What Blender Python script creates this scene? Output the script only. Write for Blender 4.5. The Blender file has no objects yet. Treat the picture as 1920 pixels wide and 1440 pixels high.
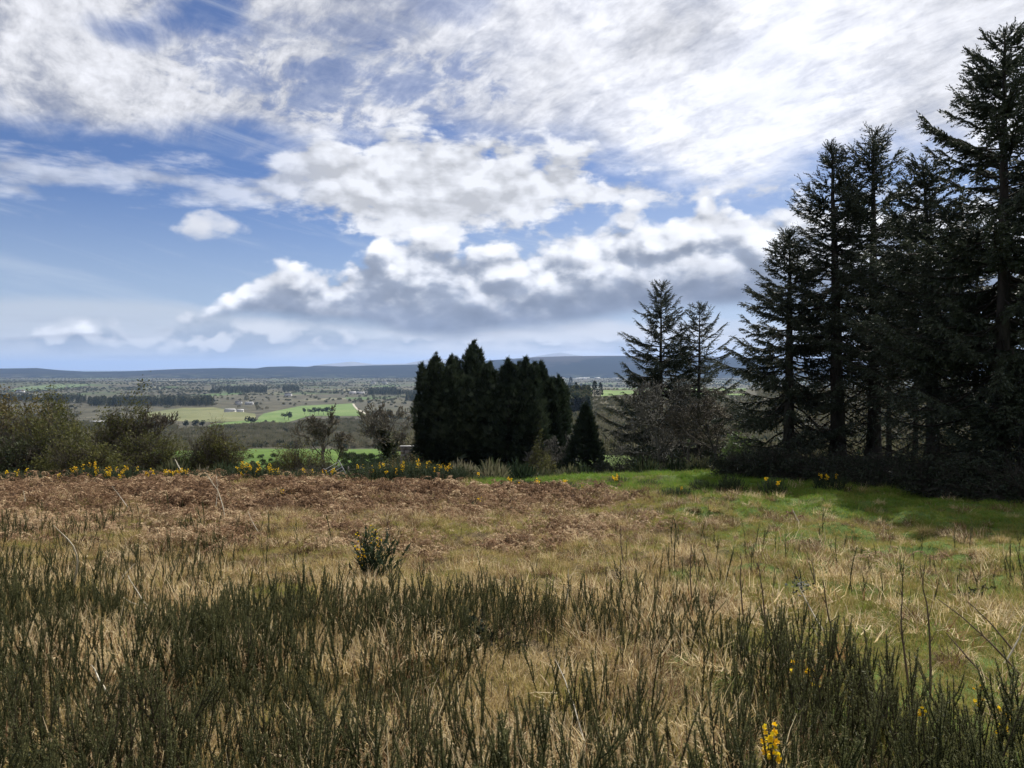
import bpy, math
import numpy as np
from math import radians

rng = np.random.default_rng(11)
S = bpy.context.scene
COL = S.collection
F = 1397.0            # focal length in pixels of the 1920 px wide photograph
HZ = 692.0            # its horizon row
EYE = 1.65

# ------------------------------------------------------------------ camera
cam_d = bpy.data.cameras.new('camera')
cam_d.sensor_width = 36.0
cam_d.lens = 36.0 * F / 1920.0
cam_d.clip_start = 0.05
cam_d.clip_end = 120000.0
cam = bpy.data.objects.new('camera', cam_d)
cam.location = (0, 0, EYE)
cam.rotation_euler = (radians(90) - math.atan(28.0 / F), 0, 0)
COL.objects.link(cam)
S.camera = cam

SUN_EL, SUN_AZ = 47.0, 35.0       # degrees; azimuth from +Y towards +X

# ------------------------------------------------------------------ sky
def px_at(x, y):
    """azimuth and tan(elevation) of a photo pixel"""
    a = math.atan((x - 960) / F)
    return a, (HZ - y) / F * math.cos(a)

world = bpy.data.worlds.new('World')
S.world = world
world.use_nodes = True
wt = world.node_tree
for n in list(wt.nodes):
    wt.nodes.remove(n)

class G:
    """tiny expression builder on a node tree"""
    def __init__(s, tree): s.t = tree
    def node(s, kind, **kw):
        n = s.t.nodes.new(kind)
        for k, v in kw.items(): setattr(n, k, v)
        return n
    def put(s, sock, v):
        if isinstance(v, bpy.types.NodeSocket): s.t.links.new(v, sock)
        elif isinstance(v, (tuple, list)) and len(v) == 3 and sock.type == 'RGBA': sock.default_value = (*v, 1)
        else: sock.default_value = v
    def m(s, op, a, b=None, c=None, clamp=False):
        n = s.node('ShaderNodeMath', operation=op, use_clamp=clamp)
        s.put(n.inputs[0], a)
        if b is not None: s.put(n.inputs[1], b)
        if c is not None: s.put(n.inputs[2], c)
        return n.outputs[0]
    def add(s, a, b): return s.m('ADD', a, b)
    def sub(s, a, b): return s.m('SUBTRACT', a, b)
    def mul(s, a, b): return s.m('MULTIPLY', a, b)
    def div(s, a, b): return s.m('DIVIDE', a, b)
    def mx(s, a, b): return s.m('MAXIMUM', a, b)
    def mn(s, a, b): return s.m('MINIMUM', a, b)
    def ss(s, x, lo, hi, a=0.0, b=1.0):
        n = s.node('ShaderNodeMapRange', interpolation_type='SMOOTHSTEP')
        for i, v in enumerate((x, lo, hi, a, b)): s.put(n.inputs[i], v)
        return n.outputs[0]
    def lin(s, x, lo, hi, a=0.0, b=1.0):
        n = s.node('ShaderNodeMapRange')
        for i, v in enumerate((x, lo, hi, a, b)): s.put(n.inputs[i], v)
        return n.outputs[0]
    def mix(s, f, a, b, blend='MIX'):
        n = s.node('ShaderNodeMix', data_type='RGBA', blend_type=blend)
        s.put(n.inputs[0], f); s.put(n.inputs[6], a); s.put(n.inputs[7], b)
        return n.outputs[2]
    def vec(s, x, y, z=0.0):
        n = s.node('ShaderNodeCombineXYZ')
        for i, v in enumerate((x, y, z)): s.put(n.inputs[i], v)
        return n.outputs[0]
    def noise(s, v, scale=1.0, detail=4.0, rough=0.5, dist=0.0, col=False, lac=2.0):
        n = s.node('ShaderNodeTexNoise')
        s.put(n.inputs['Vector'], v); s.put(n.inputs['Scale'], scale); s.put(n.inputs['Detail'], detail)
        s.put(n.inputs['Roughness'], rough); s.put(n.inputs['Distortion'], dist); s.put(n.inputs['Lacunarity'], lac)
        return n.outputs['Color' if col else 'Fac']
    def ramp(s, f, stops, interp='LINEAR'):
        n = s.node('ShaderNodeValToRGB')
        n.color_ramp.interpolation = interp
        e = n.color_ramp.elements
        while len(e) < len(stops): e.new(0.5)
        for el, (p, c) in zip(e, stops):
            el.position = p; el.color = (*c, 1) if len(c) == 3 else c
        s.put(n.inputs[0], f)
        return n.outputs[0]
    def curve(s, x, pts):
        """piecewise curve through (x, y) pairs"""
        x0, x1 = pts[0][0], pts[-1][0]
        ys = [p[1] for p in pts]; y0, y1 = min(ys), max(ys)
        if y1 - y0 < 1e-6: y1 = y0 + 1e-6
        n = s.node('ShaderNodeFloatCurve')
        c = n.mapping.curves[0]
        q = [((a - x0) / (x1 - x0), (b - y0) / (y1 - y0)) for a, b in pts]
        c.points[0].location = q[0]; c.points[1].location = q[-1]
        for p in q[1:-1]: c.points.new(*p)
        n.mapping.update()
        s.put(n.inputs['Value'], s.lin(x, x0, x1))
        return s.lin(n.outputs[0], 0.0, 1.0, y0, y1)

def build_sky():
    g = G(wt)
    tc = g.node('ShaderNodeTexCoord')
    sp = g.node('ShaderNodeSeparateXYZ')
    wt.links.new(tc.outputs['Generated'], sp.inputs[0])
    X, Y, Z = sp.outputs
    A = g.m('ARCTAN2', X, Y)
    Hh = g.m('SQRT', g.add(g.add(g.mul(X, X), g.mul(Y, Y)), 1e-6))
    T = g.div(Z, Hh)
    # high-cloud plane: positions on a flat layer overhead
    zc = g.add(g.mx(Z, 0.0), 0.10)
    PXl, PYl = g.div(X, zc), g.div(Y, zc)
    # screen-free angular position, stretched so both axes are about equal
    AV = g.vec(A, g.mul(T, 1.25), 0.0)
    # turbulence that bends every outline
    w1 = g.node('ShaderNodeSeparateColor'); g.put(w1.inputs[0], g.noise(g.vec(A, g.mul(T, 1.6), 21.0), 7.0, 6, 0.6, 0.0, True))
    Aw = g.add(A, g.mul(g.sub(w1.outputs[0], 0.5), 0.11))
    Tw = g.add(T, g.mul(g.sub(w1.outputs[1], 0.5), 0.075))
    # sun proximity
    se, sa = radians(SUN_EL), radians(SUN_AZ)
    sd = (math.sin(sa) * math.cos(se), math.cos(sa) * math.cos(se), math.sin(se))
    dp = g.add(g.add(g.mul(X, sd[0]), g.mul(Y, sd[1])), g.mul(Z, sd[2]))
    glow = g.ss(dp, 0.55, 1.0)

    sky = g.node('ShaderNodeTexSky', sky_type='NISHITA', sun_disc=False)
    sky.sun_elevation = se; sky.sun_rotation = sa; sky.altitude = 100.0
    sky.air_density = 1.0; sky.dust_density = 0.3; sky.ozone_density = 2.5
    blue = g.mix(1.0, sky.outputs[0], (0.47, 0.56, 0.80), 'MULTIPLY')

    def edge(pts):
        return g.curve(A, [px_at(*p) for p in pts])
    def blob(x, y, rx, ry, warp=None):
        a, t = px_at(x, y)
        da = g.div(g.sub(Aw, a), rx / F * math.cos(a) ** 2)
        tt = g.div(g.sub(Tw, t), ry / F * math.cos(a))
        d2 = g.add(g.mul(da, da), g.mul(tt, tt))
        if warp is not None: d2 = g.add(d2, warp)
        return g.ss(d2, 1.0, 0.0)

    # noises -------------------------------------------------------------
    c30, s30 = math.cos(radians(28)), math.sin(radians(28))
    R1 = g.add(g.mul(PXl, c30), g.mul(PYl, s30))
    R2 = g.sub(g.mul(PYl, c30), g.mul(PXl, s30))
    streak = g.noise(g.vec(g.mul(R1, 3.4), g.mul(R2, 1.0), 1.7), 1.0, 8, 0.62, 0.5)
    mott = g.noise(g.vec(g.mul(R1, 9.0), g.mul(R2, 5.5), 4.2), 1.0, 6, 0.62, 0.4)
    curdle = g.noise(g.vec(g.add(A, g.mul(T, 0.35)), g.mul(T, 1.15), 31.0), 5.5, 9, 0.64, 0.9)
    rightness = g.ss(A, -0.25, 0.18)
    streak = g.add(g.mul(streak, g.sub(1.0, g.mul(rightness, 0.72))), g.mul(curdle, g.mul(rightness, 0.72)))
    grain = g.noise(g.vec(g.mul(R1, 26.0), g.mul(R2, 13.0), 6.6), 1.0, 5, 0.62, 0.5)
    soft = g.noise(g.vec(g.mul(R1, 0.9), g.mul(R2, 0.5), 9.1), 1.0, 4, 0.5)
    wide = g.noise(g.vec(A, g.mul(T, 2.6), 2.0), 5.0, 8, 0.62, 0.3)
    wide2 = g.noise(g.vec(A, g.mul(T, 3.2), 5.0), 11.0, 7, 0.6, 0.2)
    puff = g.noise(g.vec(A, g.mul(T, 1.5), 7.0), 17.0, 8, 0.58, 0.15)
    # same field sampled a little towards the light: relief of the cloud
    puff_up = g.noise(g.vec(g.add(A, 0.006), g.mul(g.add(T, 0.013), 1.5), 7.0), 17.0, 4, 0.55, 0.15)
    big = g.noise(g.vec(A, g.mul(T, 1.7), 12.0), 7.0, 5, 0.5, 0.1)
    def billows(ox=0.0, oy=0.0, scale=15.0):
        v = g.node('ShaderNodeTexVoronoi', feature='SMOOTH_F1', voronoi_dimensions='2D')
        av = g.add(g.add(A, ox), g.mul(g.sub(w1.outputs[1], 0.5), 0.05)); tv = g.mul(g.add(g.add(T, oy), g.mul(g.sub(w1.outputs[0], 0.5), 0.04)), 1.35)
        g.put(v.inputs['Vector'], g.vec(av, tv, 3.3)); g.put(v.inputs['Scale'], scale)
        g.put(v.inputs['Detail'], 2.0); g.put(v.inputs['Roughness'], 0.5); g.put(v.inputs['Smoothness'], 0.35)
        return g.sub(1.0, v.outputs['Distance'])
    bw = billows()
    bw_up = billows(0.006, 0.016)
    cirr = g.noise(g.vec(g.mul(A, 2.6), g.add(g.mul(T, 26.0), g.mul(A, 5.5)), 3.0), 1.0, 7, 0.65, 0.7)

    col = blue
    # deepen the clear blue a little with altitude of the clear gap
    # thin cirrus streaks in the blue, whole sky
    ci = g.mul(g.ss(cirr, 0.48, 0.78), 0.55)
    col = g.mix(ci, col, (0.60, 0.66, 0.76))
    # general whitening low in the sky
    low = g.ss(T, 0.24, 0.02, 0.0, 0.66)
    col = g.mix(low, col, (0.50, 0.60, 0.74))
    pale = g.mul(g.ss(A, -0.22, 0.25), g.ss(T, 0.36, 0.14, 0.0, 0.42))
    col = g.mix(pale, col, (0.55, 0.64, 0.78))

    # upper sheet --------------------------------------------------------
    e_up = edge([(-40, 225), (120, 256), (300, 270), (480, 276), (650, 272), (860, 283), (1000, 305), (1180, 335),
                 (1400, 350), (1520, 330), (1960, 330)])
    n_up = g.add(g.mul(g.sub(streak, 0.5), 0.10), g.mul(g.sub(wide, 0.5), 0.11))
    d_up = g.ss(g.add(g.sub(T, e_up), n_up), -0.012, 0.050)
    cov = g.ss(g.add(g.mul(streak, 0.50), g.add(g.mul(mott, 0.35), g.mul(grain, 0.15))), 0.40, 0.55)
    rightness = g.ss(A, -0.25, 0.18)
    cov = g.add(g.mul(cov, g.sub(0.36, g.mul(rightness, 0.18))), g.add(0.64, g.mul(rightness, 0.18)))
    wv = g.mul(g.sub(streak, 0.5), 3.2)
    wm = g.mul(g.sub(mott, 0.5), 6.0)
    holes = g.mx(g.mx(blob(240, 62, 150, 55, wv), blob(390, 40, 110, 85, wv)),
                 g.mx(g.mul(blob(640, 150, 330, 80, wm), 0.52), g.mul(blob(560, 60, 300, 50, wm), 0.30)))
    holes = g.mx(holes, g.mul(blob(860, 20, 90, 60, wv), 0.4))
    a_up = g.mul(d_up, g.mul(cov, g.sub(1.0, g.mul(holes, 0.95))))
    fine = g.add(g.mul(streak, g.sub(0.6, g.mul(rightness, 0.38))), g.add(g.mul(mott, 0.4), g.mul(wide, g.mul(rightness, 0.38))))
    lum = g.add(0.64, g.mul(g.sub(fine, 0.5), g.sub(2.3, g.mul(rightness, 0.3))))
    lum = g.add(g.add(lum, g.mul(glow, 0.22)), g.add(g.mul(rightness, 0.10), g.mul(blob(1420, 170, 420, 260), 0.16)))
    lum = g.add(lum, g.add(g.mul(g.sub(soft, 0.5), 0.30), g.mul(g.sub(grain, 0.5), 0.50)))
    lum = g.sub(lum, g.mul(blob(1255, 70, 150, 120, wv), 0.22))
    lum = g.sub(lum, g.mul(blob(1800, 120, 300, 200, wv), 0.16))
    lum = g.mn(g.mx(lum, 0.40), 1.06)
    cu = g.mix(1.0, (0.97, 0.98, 1.04), g.vec(lum, lum, lum), 'MULTIPLY')
    col = g.mix(a_up, col, cu)

    # middle streak widening into puffs ------------------------------------
    e_t = edge([(-40, 288), (250, 306), (450, 326), (540, 290), (660, 266), (820, 268), (950, 278), (1050, 296), (1120, 318), (1190, 360), (1960, 372)])
    e_b = edge([(-40, 342), (250, 362), (480, 386), (560, 392), (680, 424), (800, 436), (900, 440), (1000, 420), (1080, 392), (1190, 372), (1960, 372)])
    din = g.mn(g.sub(e_t, T), g.sub(T, e_b))
    wpuff = g.ss(A, -0.40, -0.20)
    n_m = g.add(g.mul(g.sub(wide2, 0.5), 0.12), g.mul(g.add(g.mul(g.sub(puff, 0.5), 0.15), g.mul(g.sub(bw, 0.47), 0.022)), wpuff))
    a_m = g.ss(g.add(g.add(din, n_m), g.mul(wpuff, 0.014)), -0.012, 0.022)
    a_m = g.mul(a_m, g.add(g.mul(wpuff, 0.42), 0.55))
    relief = g.sub(puff, puff_up)
    l_m = g.add(g.add(g.add(0.78, g.mul(g.sub(puff, 0.5), 0.45)), g.mul(g.sub(wide2, 0.5), 0.75)), g.add(g.mul(relief, 0.7), g.mul(g.sub(bw, bw_up), 0.5)))
    l_m = g.mn(g.mx(l_m, 0.58), 0.98)
    col = g.mix(a_m, col, g.mix(1.0, (0.965, 0.98, 1.03), g.vec(l_m, l_m, l_m), 'MULTIPLY'))

    # loose scraps round (1150..1480, 330..430)
    a_s = g.mul(g.ss(puff, 0.46, 0.66), blob(1330, 395, 300, 75))
    col = g.mix(g.mul(a_s, 0.85), col, (0.74, 0.76, 0.82))
    # one small cloud in the blue
    a_p = g.ss(g.add(blob(402, 432, 95, 46), g.add(g.mul(g.sub(puff, 0.5), 1.1), g.mul(g.sub(bw, 0.47), 0.6))), 0.22, 0.95)
    col = g.mix(g.mul(a_p, 0.92), col, g.mix(g.ss(g.add(T, g.mul(g.sub(puff, 0.5), 0.04)), px_at(402, 448)[1], px_at(402, 420)[1]), (0.56, 0.60, 0.70), (0.82, 0.83, 0.87)))

    # pale veil low on the left and along the whole horizon
    e_v = edge([(-40, 560), (250, 560), (420, 585), (600, 600), (1960, 600)])
    a_v = g.mul(g.ss(g.add(g.sub(e_v, T), g.mul(g.sub(wide, 0.5), 0.012)), -0.006, 0.012), 0.80)
    col = g.mix(a_v, col, g.mix(g.ss(T, 0.0, 0.08), (0.68, 0.70, 0.73), (0.58, 0.63, 0.70)))
    # bright gap under the big bank
    a_g = g.mul(blob(1100, 640, 520, 52, g.mul(g.sub(wide, 0.5), 1.6)), 0.85)
    col = g.mix(a_g, col, (0.74, 0.75, 0.79))
    streaks_low = g.noise(g.vec(g.mul(A, 6.0), g.mul(T, 60.0), 8.0), 1.0, 5, 0.6)
    col = g.mix(g.mul(g.ss(streaks_low, 0.48, 0.66), g.ss(T, 0.075, 0.03, 0.0, 0.55)), col, (0.40, 0.44, 0.53))

    # low cumulus line left of the bank
    e_t3 = edge([(60, 640), (110, 612), (170, 604), (230, 618), (270, 632), (330, 610), (420, 600), (520, 606), (640, 622), (760, 640), (1960, 640)])
    e_b3 = edge([(60, 640), (170, 654), (270, 648), (400, 664), (560, 655), (660, 645), (760, 640), (1960, 640)])
    d3 = g.add(g.mn(g.sub(e_t3, T), g.sub(T, e_b3)), g.add(g.add(g.mul(g.sub(puff, 0.5), 0.045), 0.006), g.mul(g.sub(bw, 0.47), 0.012)))
    a3 = g.ss(d3, -0.010, 0.016)
    h3 = g.div(g.sub(T, e_b3), g.mx(g.sub(e_t3, e_b3), 0.006))
    f3 = g.ss(g.add(g.add(g.mul(h3, 0.5), g.mul(puff, 0.9)), g.mul(g.sub(bw, bw_up), 1.2)), 0.50, 0.98)
    col = g.mix(g.mul(a3, 0.85), col, g.mix(f3, (0.36, 0.42, 0.52), (0.80, 0.82, 0.86)))

    # big cumulus bank -----------------------------------------------------
    e_t2 = edge([(-40, 640), (330, 620), (395, 585), (440, 560), (492, 516), (560, 510), (625, 522), (660, 490), (720, 456), (820, 452),
                 (900, 472), (990, 466), (1080, 442), (1165, 420), (1250, 424), (1330, 402), (1440, 394), (1560, 398), (1960, 420)])
    e_b2 = edge([(-40, 640), (330, 620), (395, 600), (450, 598), (560, 606), (700, 616), (830, 640), (900, 632), (1000, 622), (1100, 611),
                 (1200, 592), (1400, 578), (1960, 574)])
    bil = g.add(0.018, g.add(g.add(g.mul(g.sub(puff, 0.5), 0.06), g.mul(g.sub(big, 0.5), 0.05)), g.mul(g.sub(bw, 0.47), 0.040)))
    dt = g.add(g.sub(e_t2, T), bil)
    db = g.add(g.sub(T, e_b2), g.mul(g.sub(wide2, 0.5), 0.018))
    a2 = g.mul(g.ss(dt, -0.003, 0.015), g.ss(db, -0.008, 0.018))
    hrel = g.div(g.sub(T, e_b2), g.mx(g.sub(e_t2, e_b2), 0.01))
    # lit crown where thin or near the top; grey underneath
    top_lit = g.ss(dt, 0.045, 0.0)
    ff = g.add(g.add(g.mul(hrel, 1.12), g.mul(g.sub(big, 0.5), 1.5)), g.add(g.mul(relief, 2.2), g.mul(top_lit, 0.20)))
    ff = g.add(g.add(ff, g.mul(g.sub(puff, 0.5), 1.0)), g.mul(g.add(g.mul(g.sub(bw, bw_up), 1.1), g.mul(g.sub(bw, 0.47), 0.35)), g.ss(hrel, 0.05, 0.65)))
    ff = g.add(ff, g.mul(g.ss(A, 0.1, 0.35), 0.08))
    shade = g.mix(g.ss(ff, 0.02, 1.22), (0.35, 0.39, 0.48), (0.90, 0.91, 0.95))
    shade = g.mix(g.ss(hrel, 0.62, 0.08, 0.0, 0.86), shade, (0.185, 0.215, 0.29))
    bt = g.add(1.0, g.add(g.mul(g.sub(wide2, 0.5), 0.55), g.mul(g.sub(bw, bw_up), 0.45)))
    shade = g.mix(1.0, shade, g.vec(bt, bt, bt), 'MULTIPLY')
    col = g.mix(g.mul(a2, 0.97), col, shade)

    # below the horizon the ground hides the sky
    col = g.mix(g.ss(Z, -0.02, 0.0), (0.12, 0.12, 0.11), col)
    return g, col, sky

SKY_STRENGTH = 0.10
g, cloudy, sky_node = build_sky()
# the Nishita sky is scaled by SKY_STRENGTH; clouds carry display-like radiance, so both are brought to one scale
for l in list(wt.links):
    pass
bg = wt.nodes.new('ShaderNodeBackground')
wo = wt.nodes.new('ShaderNodeOutputWorld')
wt.links.new(cloudy, bg.inputs[0])
bg.inputs[1].default_value = 0.665
# put the physical sky in its range before the clouds are laid over it
first = [l for l in wt.links if l.from_node == sky_node][0]
dst = first.to_socket
wt.links.remove(first)
sc_ = wt.nodes.new('ShaderNodeVectorMath'); sc_.operation = 'SCALE'
wt.links.new(sky_node.outputs[0], sc_.inputs[0]); sc_.inputs['Scale'].default_value = SKY_STRENGTH
wt.links.new(sc_.outputs[0], dst)
wt.links.new(bg.outputs[0], wo.inputs[0])
world.cycles.sampling_method = 'MANUAL'
world.cycles.sample_map_resolution = 512

sun_d = bpy.data.lights.new('sun', 'SUN')
sun_d.energy = 5.0
sun_d.angle = radians(0.5)
sun_d.color = (1.0, 0.95, 0.86)
sun = bpy.data.objects.new('sun', sun_d)
sun.rotation_euler = (radians(90 - SUN_EL), 0, radians(180 - SUN_AZ))
sun.location = (40, 60, 80)
COL.objects.link(sun)

S.view_settings.view_transform = 'Standard'
S.view_settings.look = 'None'
S.view_settings.exposure = 0.62
S.view_settings.gamma = 1.0
S.view_settings.use_curve_mapping = False
S.render.engine = 'CYCLES'
S.cycles.max_bounces = 6
S.cycles.diffuse_bounces = 3
S.cycles.glossy_bounces = 2
S.cycles.transmission_bounces = 3
S.cycles.volume_bounces = 0
S.cycles.transparent_max_bounces = 4
S.cycles.caustics_reflective = False
S.cycles.caustics_refractive = False
S.cycles.sample_clamp_indirect = 3.0
S.cycles.sample_clamp_direct = 6.0
S.cycles.use_denoising = True
S.cycles.denoising_prefilter = 'ACCURATE'
S.cycles.use_adaptive_sampling = True
S.cycles.adaptive_threshold = 0.02
#@@END_TOP

# ------------------------------------------------------------------ helpers
_T = np.random.default_rng(5).random((256, 256))
def vnoise(x, y, s=0):
    x = np.asarray(x, float) + s * 17.3; y = np.asarray(y, float) + s * 31.7
    xi = np.floor(x).astype(int); yi = np.floor(y).astype(int)
    fx = x - xi; fy = y - yi
    fx = fx * fx * (3 - 2 * fx); fy = fy * fy * (3 - 2 * fy)
    a = _T[xi % 256, yi % 256]; b = _T[(xi + 1) % 256, yi % 256]
    c = _T[xi % 256, (yi + 1) % 256]; d = _T[(xi + 1) % 256, (yi + 1) % 256]
    return (a * (1 - fx) + b * fx) * (1 - fy) + (c * (1 - fx) + d * fx) * fy
def fbm(x, y, s=0, o=4):
    r = 0; amp = 0.5; t = 0
    for i in range(o):
        r = r + amp * vnoise(x * 2 ** i, y * 2 ** i, s + i); t += amp; amp *= 0.5
    return r / t
def sstep(x, a, b):
    t = np.clip((np.asarray(x, float) - a) / (b - a), 0, 1)
    return t * t * (3 - 2 * t)

# ------------------------------------------------------------------ the lie of the land
_pd = np.array([0, 3.7, 10, 20, 27, 31, 36, 45, 60, 80, 100, 130, 175, 250, 400, 700, 1000, 1300, 1800, 2500, 5000, 90000], float)
_pz = np.array([0, -.34, -.92, -1.83, -2.47, -2.92, -3.9, -5.7, -8.0, -10.4, -12.0, -14.5, -17.5, -27, -50, -72, -87, -94, -97, -98, -98, -98], float)
_qd = np.array([0, 130, 170, 250, 400, 600, 850, 1000, 1100, 1300, 2000, 3000, 90000], float)
_qz = np.array([0, -14.5, -18.5, -30, -46, -42, -30, -27.7, -27.5, -35, -70, -97, -98], float)
_ld = np.linspace(math.log(0.5), math.log(90000), 1600)
def _sm(d, z, w=25):
    v = np.interp(np.exp(_ld), d, z)
    k = np.hanning(2 * w + 1); k /= k.sum()
    return np.convolve(np.pad(v, w, mode='edge'), k, mode='valid')
_sp, _sq = _sm(_pd, _pz), _sm(_qd, _qz)
def terrain(x, y):
    x = np.asarray(x, float); y = np.asarray(y, float)
    yy = np.maximum(y, 0.5)
    L = np.log(yy)
    p = np.interp(L, _ld, _sp); q = np.interp(L, _ld, _sq)
    az = x / yy
    w = sstep(az, 0.020, 0.062) * sstep(yy, 130, 200)
    z = p * (1 - w) + q * w
    z = np.where(y < 0.5, np.minimum(0.085 * -(y - 0.5), 6) - 0.04, z)
    # the shoulder on the right where the spruces stand
    z = z + 0.55 * np.exp(-((x - 15) / 8.5) ** 2 - ((y - 30) / 9) ** 2) + 0.012 * np.clip(x - 3, 0, 30) * sstep(y, 6, 16) * (1 - sstep(y, 40, 70))
    # low farmland hill far on the left
    z = z + 17 * np.exp(-((x + 2770) / 900) ** 2 - ((y - 4700) / 700) ** 2)
    # roll of the valley
    z = z + (fbm(x / 420, y / 420, 3, 3) - 0.5) * 9 * sstep(yy, 500, 1200) * (1 - w)
    z = z + (fbm(x / 40, y / 40, 9, 3) - 0.5) * 1.6 * sstep(yy, 50, 110)
    # hummocks of the old grassland
    nr = 1 - sstep(np.hypot(x, y), 45, 80)
    z = z + (fbm(x / 4.2, y / 4.2, 1, 3) - 0.5) * 0.34 * nr + (fbm(x / 0.85, y / 0.85, 2, 2) - 0.5) * (0.16 + 0.22 * sstep(y, 6, 12)) * nr
    return z
EYE_Z = EYE
cam.location.z = EYE + 0.0
def at(px, d):
    """world x for a photo column at forward distance d"""
    return (px - 960) / F * d
def ztop(py, d):
    return EYE + (HZ - py) / F * d
_cp = math.cos(math.atan(28.0 / F)); _sn = -math.sin(math.atan(28.0 / F))
def ground_at(px, py, dmin=2.0, dmax=30000.0):
    """where the sight line through a photo pixel meets the land"""
    tx = (px - 960) / F; tz = (HZ - py) / F
    d = np.exp(np.linspace(math.log(dmin), math.log(dmax), 6000))
    h = EYE + tz * d - terrain(tx * d, d)
    i = np.argmax(h < 0)
    if h[i] >= 0: i = len(d) - 1
    return tx * d[i], d[i]
def proj(x, y, z):
    return 960 + F * x / y, HZ - F * (z - EYE) / y

# ------------------------------------------------------------------ mesh building
def new_mesh(name, V, faces, mat, attrs=None, smooth=False):
    V = np.ascontiguousarray(V, np.float32)
    me = bpy.data.meshes.new(name)
    if not isinstance(faces, list): faces = [faces]
    faces = [np.asarray(f, np.int32) for f in faces if len(f)]
    me.vertices.add(len(V)); me.vertices.foreach_set('co', V.ravel())
    lt = np.concatenate([np.full(len(f), f.shape[1], np.int32) for f in faces])
    li = np.concatenate([f.ravel() for f in faces])
    me.loops.add(len(li)); me.loops.foreach_set('vertex_index', li)
    me.polygons.add(len(lt))
    st = np.concatenate([[0], np.cumsum(lt)[:-1]]).astype(np.int32)
    me.polygons.foreach_set('loop_start', st)
    me.polygons.foreach_set('loop_total', lt)
    if smooth: me.polygons.foreach_set('use_smooth', np.ones(len(lt), bool))
    if attrs:
        for k, v in attrs.items():
            v = np.ascontiguousarray(v, np.float32)
            a = me.attributes.new(k, 'FLOAT' if v.ndim == 1 else 'FLOAT_VECTOR', 'POINT')
            a.data.foreach_set('value' if v.ndim == 1 else 'vector', v.ravel())
    me.update(calc_edges=True)
    if mat is not None: me.materials.append(mat)
    return me
def link(name, me, parent=None, loc=(0, 0, 0), rotz=0.0):
    o = bpy.data.objects.new(name, me)
    o.location = loc; o.rotation_euler = (0, 0, rotz)
    COL.objects.link(o)
    if parent is not None: o.parent = parent
    return o
def thing(name, label, cat, loc=(0, 0, 0), rotz=0.0, group=None):
    o = link(name, None, None, loc, rotz)
    tag(o, label, cat, group)
    o.empty_display_size = 0.3
    return o
def tag(o, label, cat, group=None):
    o['label'] = label; o['category'] = cat
    if group: o['group'] = group
    return o
def kind(o, k, label=None):
    o['kind'] = k
    if label: o['label'] = label
    return o
def dup(root, loc, rotz=0.0, scale=1.0, label=None, group=None):
    r = root.copy(); COL.objects.link(r)
    r.location = loc; r.rotation_euler = (0, 0, rotz)
    r.scale = (scale,) * 3 if np.isscalar(scale) else scale
    if label: r['label'] = label
    if group: r['group'] = group
    for ch in root.children:
        c = ch.copy(); COL.objects.link(c); c.parent = r
        for gch in ch.children:
            e = gch.copy(); COL.objects.link(e); e.parent = c
    return r

class MB:
    """collects vertices, faces and one per-vertex shade value"""
    def __init__(s): s.V = []; s.F3 = []; s.F4 = []; s.A = []; s.n = 0
    def put(s, V, f3=None, f4=None, v=0.5):
        V = np.asarray(V, float).reshape(-1, 3)
        if f3 is not None and len(f3): s.F3.append(np.asarray(f3) + s.n)
        if f4 is not None and len(f4): s.F4.append(np.asarray(f4) + s.n)
        s.V.append(V); s.A.append(np.broadcast_to(np.asarray(v, float), (len(V),)))
        s.n += len(V)
    def mesh(s, name, mat, smooth=False):
        fs = []
        if s.F3: fs.append(np.concatenate(s.F3))
        if s.F4: fs.append(np.concatenate(s.F4))
        return new_mesh(name, np.concatenate(s.V), fs, mat, {'v': np.concatenate(s.A)}, smooth)
    def obj(s, name, mat, parent=None, smooth=False, **k):
        return link(name, s.mesh(name, mat, smooth), parent, **k)
    def box(s, c, d, rz=0.0, v=0.5):
        x, y, z = np.array(d) / 2
        P = np.array([[-x, -y, -z], [x, -y, -z], [x, y, -z], [-x, y, -z], [-x, -y, z], [x, -y, z], [x, y, z], [-x, y, z]])
        ca, sa = math.cos(rz), math.sin(rz)
        P = P @ np.array([[ca, sa, 0], [-sa, ca, 0], [0, 0, 1]]) + np.array(c)
        s.put(P, None, [[0, 3, 2, 1], [4, 5, 6, 7], [0, 1, 5, 4], [1, 2, 6, 5], [2, 3, 7, 6], [3, 0, 4, 7]], v)

def norm(a): return a / np.maximum(np.linalg.norm(a, axis=-1, keepdims=True), 1e-9)
def tubes(P, R, sides=4):
    """P (M,K,3) centre lines, R (M,K) radii -> verts, quads"""
    P = np.asarray(P, float); R = np.asarray(R, float)
    M, K, _ = P.shape
    tg = np.empty_like(P)
    tg[:, 1:-1] = P[:, 2:] - P[:, :-2]; tg[:, 0] = P[:, 1] - P[:, 0]; tg[:, -1] = P[:, -1] - P[:, -2]
    tg = norm(tg)
    ref = np.where(np.abs(tg[:, :1, 2:3]) > 0.9, np.array([1.0, 0, 0]), np.array([0, 0, 1.0]))
    ref = np.broadcast_to(ref, tg.shape)
    a = norm(np.cross(tg, ref)); b = np.cross(tg, a)
    th = np.arange(sides) * 2 * np.pi / sides
    ring = a[:, :, None] * np.cos(th)[None, None, :, None] + b[:, :, None] * np.sin(th)[None, None, :, None]
    V = P[:, :, None] + ring * R[:, :, None, None]
    idx = np.arange(M * K * sides).reshape(M, K, sides)
    nx = np.roll(idx, -1, 2)
    q = np.stack([idx[:, :-1], nx[:, :-1], nx[:, 1:], idx[:, 1:]], -1).reshape(-1, 4)
    return V.reshape(-1, 3), q
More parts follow.
